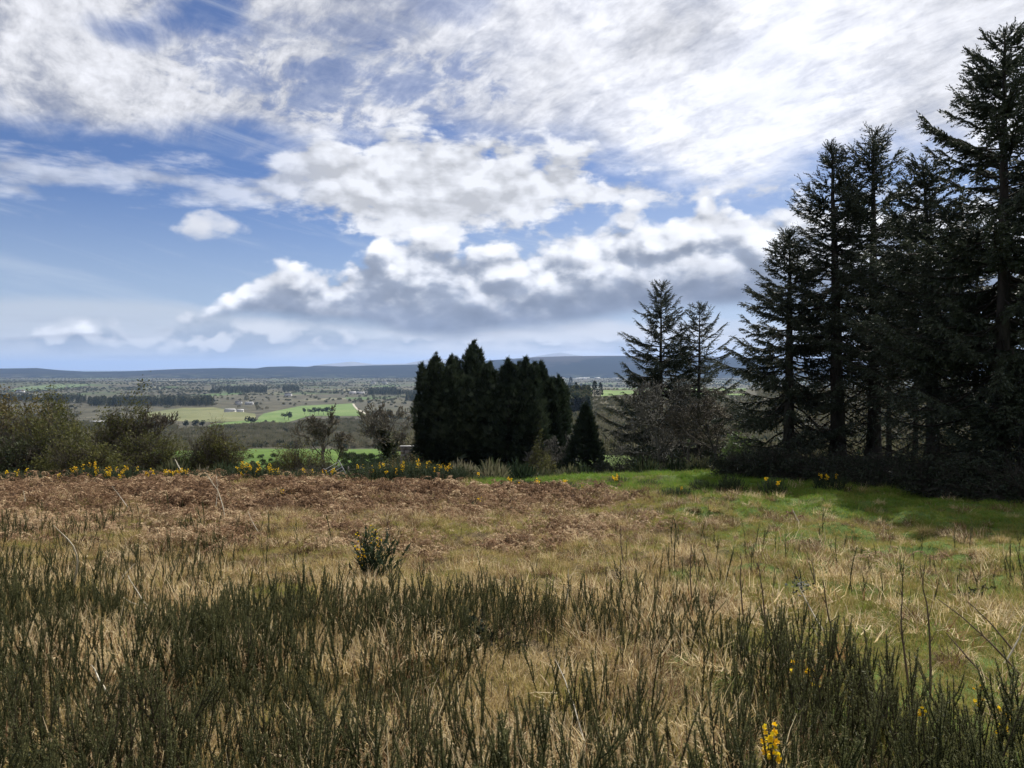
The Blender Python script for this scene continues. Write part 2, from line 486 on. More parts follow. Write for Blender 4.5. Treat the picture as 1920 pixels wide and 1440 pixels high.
def frames(d, up=None, roll=None):
    """rotation matrices whose columns are side, direction, normal"""
    d = norm(np.asarray(d, float))
    ref = np.where(np.abs(d[:, 2:3]) > 0.95, np.array([1.0, 0, 0]), np.array([0, 0, 1.0])) if up is None else up
    s = norm(np.cross(d, ref)); n = np.cross(s, d)
    if roll is not None:
        c, q = np.cos(roll)[:, None], np.sin(roll)[:, None]
        s, n = s * c + n * q, n * c - s * q
    return np.stack([s, d, n], -1)
def bake(mb, tv, tf, R, sc, pos, v=None, tvv=None):
    """copies of one small shape, joined into one mesh"""
    M, Tn = len(pos), len(tv)
    sc = np.asarray(sc, float)
    L = tv[None] * (sc[:, None, None] if sc.ndim == 1 else sc[:, None, :])
    V = np.einsum('mij,mtj->mti', R, L) + np.asarray(pos)[:, None]
    f = (np.asarray(tf)[None] + (np.arange(M) * Tn)[:, None, None]).reshape(-1, np.asarray(tf).shape[1])
    val = np.full((M, Tn), 0.5) if v is None else np.repeat(np.asarray(v)[:, None], Tn, 1)
    if tvv is not None: val = val + tvv[None]
    if f.shape[1] == 3: mb.put(V.reshape(-1, 3), f, None, val.ravel())
    else: mb.put(V.reshape(-1, 3), None, f, val.ravel())

# ------------------------------------------------------------------ materials
def new_mat(name):
    m = bpy.data.materials.new(name); m.use_nodes = True
    t = m.node_tree
    for n in list(t.nodes): t.nodes.remove(n)
    return m, G(t)
def finish(m, g, color, rough=0.8, trans=0.0, spec=0.25, bump=None, tcol=None):
    out = g.node('ShaderNodeOutputMaterial')
    b = g.node('ShaderNodeBsdfPrincipled')
    g.put(b.inputs['Base Color'], color); g.put(b.inputs['Roughness'], rough)
    g.put(b.inputs['Specular IOR Level'], spec)
    if bump is not None: g.t.links.new(bump, b.inputs['Normal'])
    sh = b.outputs[0]
    if trans:
        tr = g.node('ShaderNodeBsdfTranslucent'); g.put(tr.inputs[0], color if tcol is None else tcol)
        mx = g.node('ShaderNodeMixShader'); g.put(mx.inputs[0], trans)
        g.t.links.new(sh, mx.inputs[1]); g.t.links.new(tr.outputs[0], mx.inputs[2]); sh = mx.outputs[0]
    g.t.links.new(sh, out.inputs[0])
    return m
def attr(g, name, kind='GEOMETRY'):
    n = g.node('ShaderNodeAttribute', attribute_name=name, attribute_type=kind)
    return n.outputs['Fac']
def wpos(g):
    return g.node('ShaderNodeNewGeometry').outputs['Position']
def obj_rand(g): return g.node('ShaderNodeObjectInfo').outputs['Random']
def bumpn(g, h, strength=0.4, dist=0.02):
    n = g.node('ShaderNodeBump'); g.put(n.inputs['Height'], h); g.put(n.inputs['Strength'], strength); g.put(n.inputs['Distance'], dist)
    return n.outputs[0]
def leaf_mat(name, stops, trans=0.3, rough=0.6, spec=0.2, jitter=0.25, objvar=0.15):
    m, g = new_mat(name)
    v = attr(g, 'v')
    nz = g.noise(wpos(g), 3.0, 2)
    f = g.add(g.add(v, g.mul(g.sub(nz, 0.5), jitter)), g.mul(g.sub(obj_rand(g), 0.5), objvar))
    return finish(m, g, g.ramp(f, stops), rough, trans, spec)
def tint_mat(name, stops, trans=0.35, rough=0.65, spec=0.2, jitter=0.3, vamp=0.25):
    """colour chosen per scattered copy by the tint it carries"""
    m, g = new_mat(name)
    f = g.add(attr(g, 'tint', 'INSTANCER'), g.mul(g.sub(attr(g, 'v'), 0.5), vamp))
    return finish(m, g, g.ramp(f, stops), rough, trans, spec)
def bark_mat(name, c1, c2, scale=6.0, stretch=0.25, rough=0.9):
    m, g = new_mat(name)
    tc = g.node('ShaderNodeTexCoord').outputs['Object']
    mp = g.node('ShaderNodeMapping'); g.t.links.new(tc, mp.inputs[0]); mp.inputs['Scale'].default_value = (1, 1, stretch)
    n = g.noise(mp.outputs[0], scale, 6, 0.65)
    n2 = g.noise(tc, 1.3, 3)
    c = g.mix(g.ss(n, 0.35, 0.65), c1, c2)
    c = g.mix(g.mul(g.ss(n2, 0.5, 0.7), 0.4), c, (0.055, 0.07, 0.04))
    return finish(m, g, c, rough, 0, 0.15, bumpn(g, n, 0.7, 0.03))
def flat_mat(name, c, rough=0.8, var=0.25, scale=3.0, spec=0.3):
    m, g = new_mat(name)
    n = g.noise(g.node('ShaderNodeTexCoord').outputs['Object'], scale, 5, 0.6)
    dark = tuple(x * (1 - var) for x in c); lite = tuple(min(x * (1 + var), 0.9) for x in c)
    return finish(m, g, g.mix(g.ss(n, 0.3, 0.7), dark, lite), rough, 0, spec)

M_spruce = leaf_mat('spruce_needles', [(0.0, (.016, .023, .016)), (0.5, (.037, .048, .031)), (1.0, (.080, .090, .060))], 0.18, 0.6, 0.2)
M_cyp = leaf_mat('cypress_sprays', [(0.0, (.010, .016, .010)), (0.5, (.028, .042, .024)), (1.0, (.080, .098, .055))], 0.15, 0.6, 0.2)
M_bark = bark_mat('spruce_bark', (.022, .019, .017), (.055, .048, .042))
M_twig = leaf_mat('dead_twigs', [(0.0, (.020, .018, .015)), (1.0, (.060, .054, .046))], 0.0, 0.9, 0.05)
M_greybark = bark_mat('grey_bark', (.07, .06, .05), (.16, .145, .12))
M_bare = leaf_mat('bare_twigs', [(0.0, (.032, .027, .021)), (0.5, (.065, .056, .044)), (1.0, (.13, .115, .09))], 0.0, 0.85, 0.05)
M_palebare = leaf_mat('pale_twigs', [(0.0, (.024, .023, .020)), (0.5, (.052, .050, .043)), (1.0, (.125, .12, .103))], 0.0, 0.85, 0.05)
M_gorse = leaf_mat('gorse_spines', [(0.0, (.016, .026, .014)), (0.5, (.036, .052, .026)), (1.0, (.085, .095, .045))], 0.3, 0.65, 0.06)
M_hedge = leaf_mat('hedge_leaves', [(0.0, (.034, .042, .014)), (0.5, (.100, .104, .034)), (1.0, (.20, .18, .07))], 0.40, 0.6, 0.1)
M_rusty = leaf_mat('hawthorn_buds', [(0.0, (.06, .050, .022)), (0.5, (.14, .115, .045)), (1.0, (.20, .18, .07))], 0.38, 0.6, 0.2)
M_bramble = leaf_mat('bramble_leaves', [(0.0, (.012, .017, .010)), (0.5, (.026, .036, .020)), (1.0, (.058, .066, .040))], 0.1, 0.6, 0.15)
M_lime = leaf_mat('fresh_leaves', [(0.0, (.05, .085, .02)), (0.5, (.10, .16, .045)), (1.0, (.18, .23, .08))], 0.4, 0.5, 0.3)
M_yellow = leaf_mat('gorse_petals', [(0.0, (.70, .36, .008)), (0.5, (.85, .56, .012)), (1.0, (.90, .70, .03))], 0.35, 0.5, 0.2)
M_ivy = leaf_mat('ivy_leaves', [(0.0, (.018, .026, .012)), (0.5, (.045, .058, .025)), (1.0, (.10, .11, .05))], 0.28, 0.6, 0.12)
GRASS = [(0.0, (.100, .200, .020)), (0.16, (.150, .195, .032)), (0.34, (.250, .225, .060)), (0.50, (.29, .215, .085)), (0.64, (.48, .36, .17)),
         (0.79, (.68, .57, .37)), (0.86, (.22, .130, .062)), (1.0, (.09, .050, .028))]
M_grass = tint_mat('grass_blades', GRASS, 0.45, 0.6, 0.1, vamp=0.30)
M_fern = tint_mat('dead_bracken', [(0.0, (.060, .034, .020)), (0.4, (.165, .098, .056)), (0.7, (.31, .20, .12)), (1.0, (.52, .40, .25))], 0.3, 0.8, 0.1, vamp=0.5)
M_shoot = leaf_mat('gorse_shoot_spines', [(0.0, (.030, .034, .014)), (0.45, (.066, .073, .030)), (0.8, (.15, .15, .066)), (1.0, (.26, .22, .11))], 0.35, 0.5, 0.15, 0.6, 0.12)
M_shootstem = leaf_mat('gorse_shoot_bark', [(0.0, (.035, .026, .017)), (1.0, (.10, .078, .05))], 0, 0.85, 0.15)
M_stalk = leaf_mat('dead_stalks', [(0.0, (.30, .25, .17)), (0.5, (.50, .45, .34)), (1.0, (.66, .62, .52))], 0.1, 0.6, 0.25)
M_darkstalk = leaf_mat('dark_stalks', [(0.0, (.05, .035, .022)), (1.0, (.12, .085, .055))], 0.0, 0.8, 0.2)

# ------------------------------------------------------------------ ground sheet
def ground_cover(x, y):
    """how green, how red-brown, how dark the land is, by place"""
    z = terrain(x, y)
    px, py = proj(x, np.maximum(y, 0.3), z)
    return z, px, py

def build_ground():
    r = [0.35]
    while r[-1] < 4: r.append(r[-1] * 1.02)
    while r[-1] < 34: r.append(r[-1] * 1.011)
    while r[-1] < 60: r.append(r[-1] * 1.017)
    while r[-1] < 700: r.append(r[-1] * 1.028)
    while r[-1] < 60000: r.append(r[-1] * 1.035)
    r = np.array(r)
    a = np.concatenate([np.arange(-43, 43.01, 0.36), np.arange(47, 316, 6.0)])
    a = np.radians(a)
    Rr, Aa = np.meshgrid(r, a, indexing='ij')
    x = Rr * np.sin(Aa); y = Rr * np.cos(Aa)
    z = terrain(x, y)
    V = np.stack([x, y, z], -1).reshape(-1, 3)
    V = np.vstack([V, [[0, 0, float(terrain(0, 0))]]])
    n, m = Rr.shape
    I = np.arange(n * m).reshape(n, m); J = np.roll(I, -1, 1)
    q = np.stack([I[:-1], I[1:], J[1:], J[:-1]], -1).reshape(-1, 4)
    c = n * m
    t = np.stack([np.full(m, c), I[0], J[0]], -1)
    d = V[:, 1]
    green = np.zeros(len(V))
    gx, gy = V[:, 0], V[:, 1]
    az = gx / np.maximum(gy, 0.3)
    near = (np.hypot(gx, gy) < 80)
    green += near * sstep(az + (fbm(gx / 2.5, gy / 2.5, 4, 3) - .5) * .5, 0.0, 0.45) * 0.75
    green += (gy > 26) * near * sstep(gx, -4, 2)
    green += ((gy > 60) & (gy < 230)) * 0.6
    return new_mesh('ground', V, [q, t], None, {'green': np.clip(green, 0, 1)}, True)

def ground_material():
    m, g = new_mat('land')
    P = wpos(g)
    sp = g.node('ShaderNodeSeparateXYZ'); g.put(sp.inputs[0], P)
    x, y, z = sp.outputs
    dist = g.m('SQRT', g.add(g.mul(x, x), g.mul(y, y)))
    # near: thatch of dead grass and moss over dark soil
    n1 = g.noise(P, 1.3, 6, 0.6); n2 = g.noise(P, 9.0, 6, 0.65); n3 = g.noise(P, 45.0, 3, 0.6)
    thatch = g.ramp(g.add(g.mul(n2, 0.6), g.mul(n3, 0.4)), [(0.28, (.030, .021, .013)), (0.5, (.095, .070, .038)), (0.72, (.25, .19, .105))])
    moss = g.ramp(g.add(g.mul(n2, 0.5), g.mul(n3, 0.5)), [(0.25, (.028, .045, .012)), (0.55, (.075, .12, .026)), (0.8, (.16, .17, .05))])
    gr = g.ss(g.add(attr(g, 'green'), g.mul(g.sub(n1, 0.5), 0.7)), 0.25, 0.65)
    nearc = g.mix(gr, thatch, moss)
    # valley: moor, scrub, small rough fields
    P2 = g.vec(x, g.mul(y, 0.55), 0.0)
    vo = g.node('ShaderNodeTexVoronoi'); g.put(vo.inputs['Vector'], P2); g.put(vo.inputs['Scale'], 0.0042)
    sc = g.node('ShaderNodeSeparateColor'); g.put(sc.inputs[0], vo.outputs['Color'])
    l1 = g.noise(P, 0.0022, 5, 0.6); l2 = g.noise(P, 0.02, 5, 0.65)
    field = g.ramp(sc.outputs[0], [(0.0, (.062, .070, .038)), (0.30, (.078, .074, .046)), (0.48, (.060, .078, .034)), (0.64, (.10, .098, .060)), (0.78, (.070, .110, .040)), (0.93, (.15, .145, .095))], 'CONSTANT')
    scrub = g.ramp(l2, [(0.3, (.032, .031, .021)), (0.5, (.064, .060, .040)), (0.7, (.115, .105, .074))])
    farc = g.mix(g.ss(g.add(l1, g.mul(g.sub(l2, 0.5), 0.4)), 0.47, 0.56), scrub, field)
    plain = g.ss(y, 1500, 2600)
    farc = g.mix(g.sub(1.0, plain), farc, scrub)
    hl = g.mul(g.ss(y, 3900, 4200), g.mul(g.ss(y, 5600, 5300), g.ss(x, -1500, -2000)))
    c = g.mix(g.ss(dist, 150, 420), nearc, farc)
    finish(m, g, c, 0.95, 0, 0.1, bumpn(g, g.add(g.mul(n2, 0.5), g.mul(n3, 0.5)), 0.8, 0.05))
    return m
me = build_ground(); M_land = ground_material(); me.materials.append(M_land)
kind(link('ground', me), 'structure', 'rough grass hillside falling away to a wide brown and green valley')

# far ridge and the mountains beyond it
def ridge(name, pts, d0, d1, base, mat, label, back=1.25, rough=0.0):
    az = np.radians(np.arange(-50, 50.01, 0.18))
    xs = 960 + F * np.tan(az)
    py = np.interp(xs, [p[0] for p in pts], [p[1] for p in pts])
    top = EYE + (HZ - py) / F * d1
    s = np.concatenate([np.linspace(0, 1, 26), [1.06, 1.12, 1.25]])
    X = []; 
    for k in s:
        d = d0 + (d1 - d0) * k if k <= 1 else d1 * (1 + (k - 1) * back)
        yy = np.full_like(az, d)
        xx = np.tan(az) * d
        prof = sstep(k, 0, 1) if k <= 1 else 1 - (k - 1) * 1.2
        n = (fbm(xx / 900, yy / 700, 6, 4) - 0.5)
        zz = base + (top - base) * prof + n * rough * np.sin(np.pi * min(k, 1.0)) 
        X.append(np.stack([xx, yy, zz], -1))
    V = np.array(X); n, m = V.shape[:2]
    I = np.arange(n * m).reshape(n, m)
    q = np.stack([I[:-1, :-1], I[:-1, 1:], I[1:, 1:], I[1:, :-1]], -1).reshape(-1, 4)
    return kind(link(name, new_mesh(name, V.reshape(-1, 3), q, mat, None, True)), 'structure', label)
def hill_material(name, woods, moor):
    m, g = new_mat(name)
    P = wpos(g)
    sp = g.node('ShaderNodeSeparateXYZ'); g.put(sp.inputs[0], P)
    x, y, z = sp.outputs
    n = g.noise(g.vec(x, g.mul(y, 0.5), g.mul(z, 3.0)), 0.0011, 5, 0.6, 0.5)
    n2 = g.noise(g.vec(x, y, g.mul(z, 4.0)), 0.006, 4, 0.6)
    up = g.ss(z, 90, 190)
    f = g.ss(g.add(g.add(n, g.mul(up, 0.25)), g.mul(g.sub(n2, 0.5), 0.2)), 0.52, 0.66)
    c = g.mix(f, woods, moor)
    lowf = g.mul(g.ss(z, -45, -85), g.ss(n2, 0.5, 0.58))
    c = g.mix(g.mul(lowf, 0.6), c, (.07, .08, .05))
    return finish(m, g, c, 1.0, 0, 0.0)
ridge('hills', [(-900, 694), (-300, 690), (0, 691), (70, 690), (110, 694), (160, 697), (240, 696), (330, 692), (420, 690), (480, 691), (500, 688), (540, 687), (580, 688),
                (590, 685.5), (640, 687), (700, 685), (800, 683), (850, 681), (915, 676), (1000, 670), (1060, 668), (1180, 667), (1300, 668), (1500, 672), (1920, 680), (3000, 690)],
      8000, 10800, -99, hill_material('cloud_shaded_hillside', (.013, .017, .019), (.042, .040, .040)),  # wood and moor colours darkened to stand in for unmodelled cloud shadow
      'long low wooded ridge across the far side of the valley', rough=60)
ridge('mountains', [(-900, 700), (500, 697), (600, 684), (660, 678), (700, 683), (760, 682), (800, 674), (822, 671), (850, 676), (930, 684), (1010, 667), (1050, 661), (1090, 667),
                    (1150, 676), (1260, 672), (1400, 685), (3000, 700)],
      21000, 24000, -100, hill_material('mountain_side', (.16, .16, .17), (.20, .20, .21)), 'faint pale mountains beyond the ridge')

# green fields on the valley floor, laid a little above the land
def field(name, pix, mat, label, lift=0.35, cuts=4, dmin=60.0):
    import bmesh
    bm = bmesh.new()
    vs = []
    for p in pix:
        x, y = ground_at(p[0], p[1], dmin)
        vs.append(bm.verts.new((x, y, 0)))
    bm.faces.new(vs)
    bmesh.ops.triangulate(bm, faces=bm.faces[:])
    for _ in range(cuts):
        bmesh.ops.subdivide_edges(bm, edges=[e for e in bm.edges], cuts=1, use_grid_fill=True)
    co = np.array([v.co[:] for v in bm.verts])
    z = terrain(co[:, 0], co[:, 1]) + lift
    for v, h in zip(bm.verts, z): v.co.z = h
    for f in bm.faces:
        f.normal_update()
        if f.normal.z < 0: f.normal_flip()
        f.smooth = True
    me = bpy.data.meshes.new(name); bm.to_mesh(me); bm.free(); me.materials.append(mat)
    return kind(link(name, me), 'structure', label)
def field_material(name, a, b, c, s=0.02):
    m, g = new_mat(name)
    P = wpos(g)
    n = g.noise(P, s, 6, 0.65); n2 = g.noise(P, s * 12, 4, 0.6)
    col = g.ramp(g.add(g.mul(n, 0.7), g.mul(n2, 0.3)), [(0.32, a), (0.5, b), (0.68, c)])
    return finish(m, g, col, 0.9, 0, 0.1, bumpn(g, n2, 0.5, 0.3))
M_field = field_material('bright_pasture', (.070, .115, .038), (.105, .160, .050), (.15, .19, .080), 0.012)
M_olive = field_material('rough_pasture', (.085, .098, .045), (.135, .142, .066), (.19, .185, .10), 0.008)
M_hazy = field_material('far_pasture', (.06, .095, .045), (.09, .125, .060), (.12, .14, .075), 0.004)
M_lush = field_material('lush_grass', (.038, .066, .014), (.070, .122, .022), (.115, .165, .042), 0.12)
field('field', [(483, 785), (494, 776), (533, 767.5), (568, 761), (607, 759), (662, 756.6), (669, 767.5), (686, 776), (682, 780.6), (631, 780.6), (581, 780), (551, 789), (520, 797), (485, 796)],
      M_field, 'bright green pasture with a row of pines in the valley', 0.6, 4, 900)
field('field', [(330, 808), (380, 802), (402, 795), (456, 789), (520, 787), (545, 789), (520, 798), (456, 800), (400, 806)], M_field, 'narrow green strip of pasture beside dark round trees', 0.6, 4, 900)
field('field', [(277, 782), (277, 774), (310, 769), (344, 765), (400, 764), (440, 771), (478, 776), (480, 788), (400, 792), (333, 790)], M_olive, 'yellowish rough pasture left of the bright field', 0.6, 4, 900)
field('field', [(0, 736), (45, 725), (115, 721), (125, 724), (120, 729), (58, 734)], M_hazy, 'long pale green field on the low far hill', 2.5, 4, 3000)
field('field', [(128, 723), (150, 720.5), (171, 722), (150, 726), (126, 728)], M_hazy, 'small pale green field near the top of the low far hill', 2.5, 4, 3000)
field('field', [(1060, 730), (1110, 728), (1110, 740), (1106, 744), (1092, 744), (1060, 739)], M_field, 'bright green field behind two dark conifers on the spur', 0.5, 4, 500)
field('field', [(1131, 733), (1150, 728), (1230, 728), (1320, 728), (1400, 728), (1400, 742), (1180, 740), (1150, 742), (1126, 744)], M_field, 'bright green field on the spur beside the large spruce', 0.5, 4, 500)
field('field', [(190, 893), (240, 852), (330, 846), (470, 842), (600, 842), (700, 842), (742, 845), (720, 862), (690, 878), (600, 890), (450, 890), (320, 893)], M_lush, 'lush green meadow below the hedge', 0.12, 5, 70)
field('path', [(660, 757.5), (664, 757.5), (667, 763), (674, 769), (689, 776.5), (684, 777), (670, 769.5), (663, 763)], flat_mat('pale_track', (.34, .31, .25), 0.9, 0.15, 0.02), 'pale track winding along the bright pasture', 0.9, 3, 900)

# ------------------------------------------------------------------ scattering for uncountable cover
def scatter(name, label, pts, rot, scl, tint, protos, pid):
    me = new_mesh_points(name, pts, rot, scl, tint, pid)
    o = kind(link(name, me), 'stuff', label)
    t = bpy.data.node_groups.new(name + '_scatter', 'GeometryNodeTree')
    t.interface.new_socket('Geometry', in_out='INPUT', socket_type='NodeSocketGeometry')
    t.interface.new_socket('Geometry', in_out='OUTPUT', socket_type='NodeSocketGeometry')
    gi = t.nodes.new('NodeGroupInput'); go = t.nodes.new('NodeGroupOutput')
    def na(n, ty):
        k = t.nodes.new('GeometryNodeInputNamedAttribute'); k.data_type = ty; k.inputs[0].default_value = n
        return [s for s in k.outputs if s.enabled and s.name == 'Attribute'][0]
    rot_s, scl_s, pid_s = na('rot', 'FLOAT_VECTOR'), na('scl', 'FLOAT'), na('pid', 'FLOAT')
    jn = t.nodes.new('GeometryNodeJoinGeometry')
    for i, p in enumerate(protos):
        oi = t.nodes.new('GeometryNodeObjectInfo'); oi.inputs['Object'].default_value = p
        ip = t.nodes.new('GeometryNodeInstanceOnPoints')
        cm = t.nodes.new('FunctionNodeCompare'); cm.data_type = 'FLOAT'; cm.operation = 'EQUAL'
        t.links.new(pid_s, cm.inputs[0]); cm.inputs[1].default_value = float(i)
        t.links.new(gi.outputs[0], ip.inputs['Points']); t.links.new(cm.outputs[0], ip.inputs['Selection'])
        t.links.new(oi.outputs['Geometry'], ip.inputs['Instance'])
        t.links.new(rot_s, ip.inputs['Rotation']); t.links.new(scl_s, ip.inputs['Scale'])
        t.links.new(ip.outputs[0], jn.inputs[0])
    t.links.new(jn.outputs[0], go.inputs[0])
    md = o.modifiers.new('scatter', 'NODES'); md.node_group = t
    return o
def new_mesh_points(name, pts, rot, scl, tint, pid):
    me = bpy.data.meshes.new(name)
    me.vertices.add(len(pts)); me.vertices.foreach_set('co', np.ascontiguousarray(pts, np.float32).ravel())
    for k, v in (('rot', rot), ('scl', scl), ('tint', tint), ('pid', pid)):
        v = np.ascontiguousarray(v, np.float32)
        a = me.attributes.new(k, 'FLOAT' if v.ndim == 1 else 'FLOAT_VECTOR', 'POINT')
        a.data.foreach_set('value' if v.ndim == 1 else 'vector', v.ravel())
    me.update()
    return me
def proto(name, me):            # a shape kept outside the scene, only copied from
    return bpy.data.objects.new(name, me)

# ---- small plants -----------------------------------------------------------
def blades(n, lmin, lmax, w, lean, curl, spread, r, segs=3):
    """a tuft of n bent blades"""
    az = r.random(n) * 2 * np.pi
    L = lmin + (lmax - lmin) * r.random(n)
    th0 = np.abs(r.normal(0, lean, n)); k = np.abs(r.normal(curl, curl * 0.5, n))
    base = np.stack([np.cos(az), np.sin(az), 0 * az], -1) * (spread * np.sqrt(r.random(n)))[:, None]
    az2 = az + r.normal(0, 0.9, n)
    out = np.stack([np.cos(az2), np.sin(az2), 0 * az2], -1)
    side = np.stack([-np.sin(az2), np.cos(az2), 0 * az2], -1)
    P = [base]; p = base.copy(); th = th0.copy()
    for s in range(segs):
        p = p + (out * np.sin(th)[:, None] + np.array([0, 0, 1.0]) * np.cos(th)[:, None]) * (L / segs)[:, None]
        p[:, 2] = np.maximum(p[:, 2], 0.004 + 0.02 * r.random(n))
        P.append(p.copy()); th = th + k
    P = np.stack(P, 1)
    W = w * (0.6 + 0.8 * r.random(n))
    prof = np.linspace(1, 0.15, segs + 1)
    a = P - side[:, None] * (W[:, None] * prof)[:, :, None] * 0.5
    b = P + side[:, None] * (W[:, None] * prof)[:, :, None] * 0.5
    V = np.stack([a, b], 2).reshape(n, -1, 3)
    m = 2 * (segs + 1)
    f = np.array([[2 * s, 2 * s + 1, 2 * s + 3, 2 * s + 2] for s in range(segs)])
    Fq = (f[None] + (np.arange(n) * m)[:, None, None]).reshape(-1, 4)
    return V.reshape(-1, 3), Fq, np.repeat(r.random(n), m)
def blade_proto(name, mat, seed, **k):
    r = np.random.default_rng(seed)
    V, q, v = blades(r=r, **k)
    return proto(name, new_mesh(name, V, q, mat, {'v': v}))
P_straw = [blade_proto('straw_tuft', M_grass, 20 + i, n=44, lmin=.07, lmax=.20, w=.0065, lean=.95, curl=.48, spread=.11) for i in range(4)]
P_mat = [blade_proto('matted_tuft', M_grass, 30 + i, n=54, lmin=.08, lmax=.22, w=.0065, lean=1.35, curl=.26, spread=.16) for i in range(3)]
P_green = [blade_proto('green_tuft', M_grass, 40 + i, n=46, lmin=.04, lmax=.12, w=.006, lean=.6, curl=.35, spread=.13) for i in range(3)]
P_tussock = [blade_proto('tussock_cover', M_grass, 55 + i, n=150, lmin=.12, lmax=.28, w=.0075, lean=.85, curl=.72, spread=.10) for i in range(4)]
P_tall = [blade_proto('tall_tuft', M_grass, 50 + i, n=5, lmin=.14, lmax=.28, w=.004, lean=.40, curl=.25, spread=.07) for i in range(3)]

def fern_proto(seed):
    """collapsed bracken: bent stems with drooping side leaflets"""
    r = np.random.default_rng(seed); mb = MB()
    for _ in range(7):
        az = r.random() * 6.28; L = .25 + .35 * r.random(); K = 7
        s = np.linspace(0, 1, K)
        out = np.array([math.cos(az), math.sin(az), 0])
        h = .10 + .28 * r.random()
        P = out[None] * (s * L)[:, None] + np.array([0, 0, 1.0]) * (h * np.sin(np.pi * (.15 + .8 * s)) - .05)[:, None] + r.normal(0, .012, (K, 3))
        V, q = tubes(P[None], np.linspace(.005, .002, K)[None], 3); mb.put(V, None, q, .75)
        n = 40
        ss_ = r.random(n) * .85 + .15
        pos = np.stack([np.interp(ss_, s, P[:, i]) for i in range(3)], -1)
        d = np.array([-out[1], out[0], 0])[None] * np.sign(r.normal(size=n))[:, None] + out[None] * .5 + r.normal(0, .45, (n, 3)) - np.array([0, 0, .35])
        tv = np.array([[-.09, 0, 0], [.09, 0, 0], [.16, .45, .04], [0, 1, -.08], [-.16, .45, .04]])
        R = frames(d, roll=r.random(n) * 1.5 - .75)
        bake(mb, tv, np.array([[0, 1, 2], [0, 2, 4], [4, 2, 3]]), R, .03 + .05 * r.random(n), pos, r.random(n))
    return proto('bracken_litter', mb.mesh('bracken_litter', M_fern))
P_fern = [fern_proto(60 + i) for i in range(4)]

def shoot_mesh(seed, H=.5, nsp=110, name='gorse_shoot'):
    """upright spiny shoot: thin stem ringed with short stiff spines; returns spines and stem"""
    r = np.random.default_rng(seed); mb = MB()
    K = 6; s = np.linspace(0, 1, K)
    bend = r.normal(0, .05, 2)
    P = np.stack([bend[0] * s ** 2 * H * 2, bend[1] * s ** 2 * H * 2, s * H], -1)
    V, q = tubes(P[None], np.linspace(.006, .002, K)[None], 4); stem = MB(); stem.put(V, None, q, .4)
    # short side shoots
    forks = r.integers(0, 3)
    nsp = int(nsp * 2.2)
    lines = [(P, 1.0)]
    for _ in range(forks):
        b = .35 + .4 * r.random(); az = r.random() * 6.28; L = H * (.16 + .2 * r.random())
        p0 = np.array([np.interp(b, s, P[:, i]) for i in range(3)])
        t2 = np.linspace(0, 1, 4)
        Q = p0 + np.stack([np.cos(az) * .22 * t2 ** .5 * L, np.sin(az) * .22 * t2 ** .5 * L, t2 * L], -1)
        V, q = tubes(Q[None], np.linspace(.004, .0015, 4)[None], 3); stem.put(V, None, q, .4)
        lines.append((Q, L / H * .9))
    for Q, w in lines:
        n = max(12, int(nsp * w)); m = len(Q)
        t = (.10 if w == 1 else 0) + (.90 if w == 1 else 1) * r.random(n) ** .8
        u = np.linspace(0, 1, m)
        pos = np.stack([np.interp(t, u, Q[:, i]) for i in range(3)], -1)
        az = r.random(n) * 6.28; e = r.normal(.75, .3, n)
        d = np.stack([np.cos(az) * np.cos(e), np.sin(az) * np.cos(e), np.sin(e)], -1)
        tv = np.array([[-.15, 0, 0], [.15, 0, 0], [0, 1, 0.0]])
        L = (.011 + .013 * r.random(n)) * (1.15 - .45 * t)
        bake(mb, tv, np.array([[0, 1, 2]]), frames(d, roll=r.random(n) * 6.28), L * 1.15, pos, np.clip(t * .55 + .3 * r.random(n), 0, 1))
    return mb, stem
SHOOT = []
for i in range(6):
    a, b = shoot_mesh(70 + i, .34 + .05 * i, 110 + 14 * i)
    SHOOT.append((a, b))
def joined(i):
    a, b = SHOOT[i]
    me = a.mesh('gorse_shoot_cover', M_shoot)
    return me
P_shoot = []
for i in range(6):
    a, b = SHOOT[i]
    mb = MB()
    fs = np.concatenate(a.V), np.concatenate(a.F3), np.concatenate(a.A)
    mb.put(fs[0], fs[1], None, fs[2])
    mb.put(np.concatenate(b.V), None, np.concatenate(b.F4), .12)
    P_shoot.append(proto('gorse_shoot_cover', mb.mesh('gorse_shoot_cover', M_shoot)))

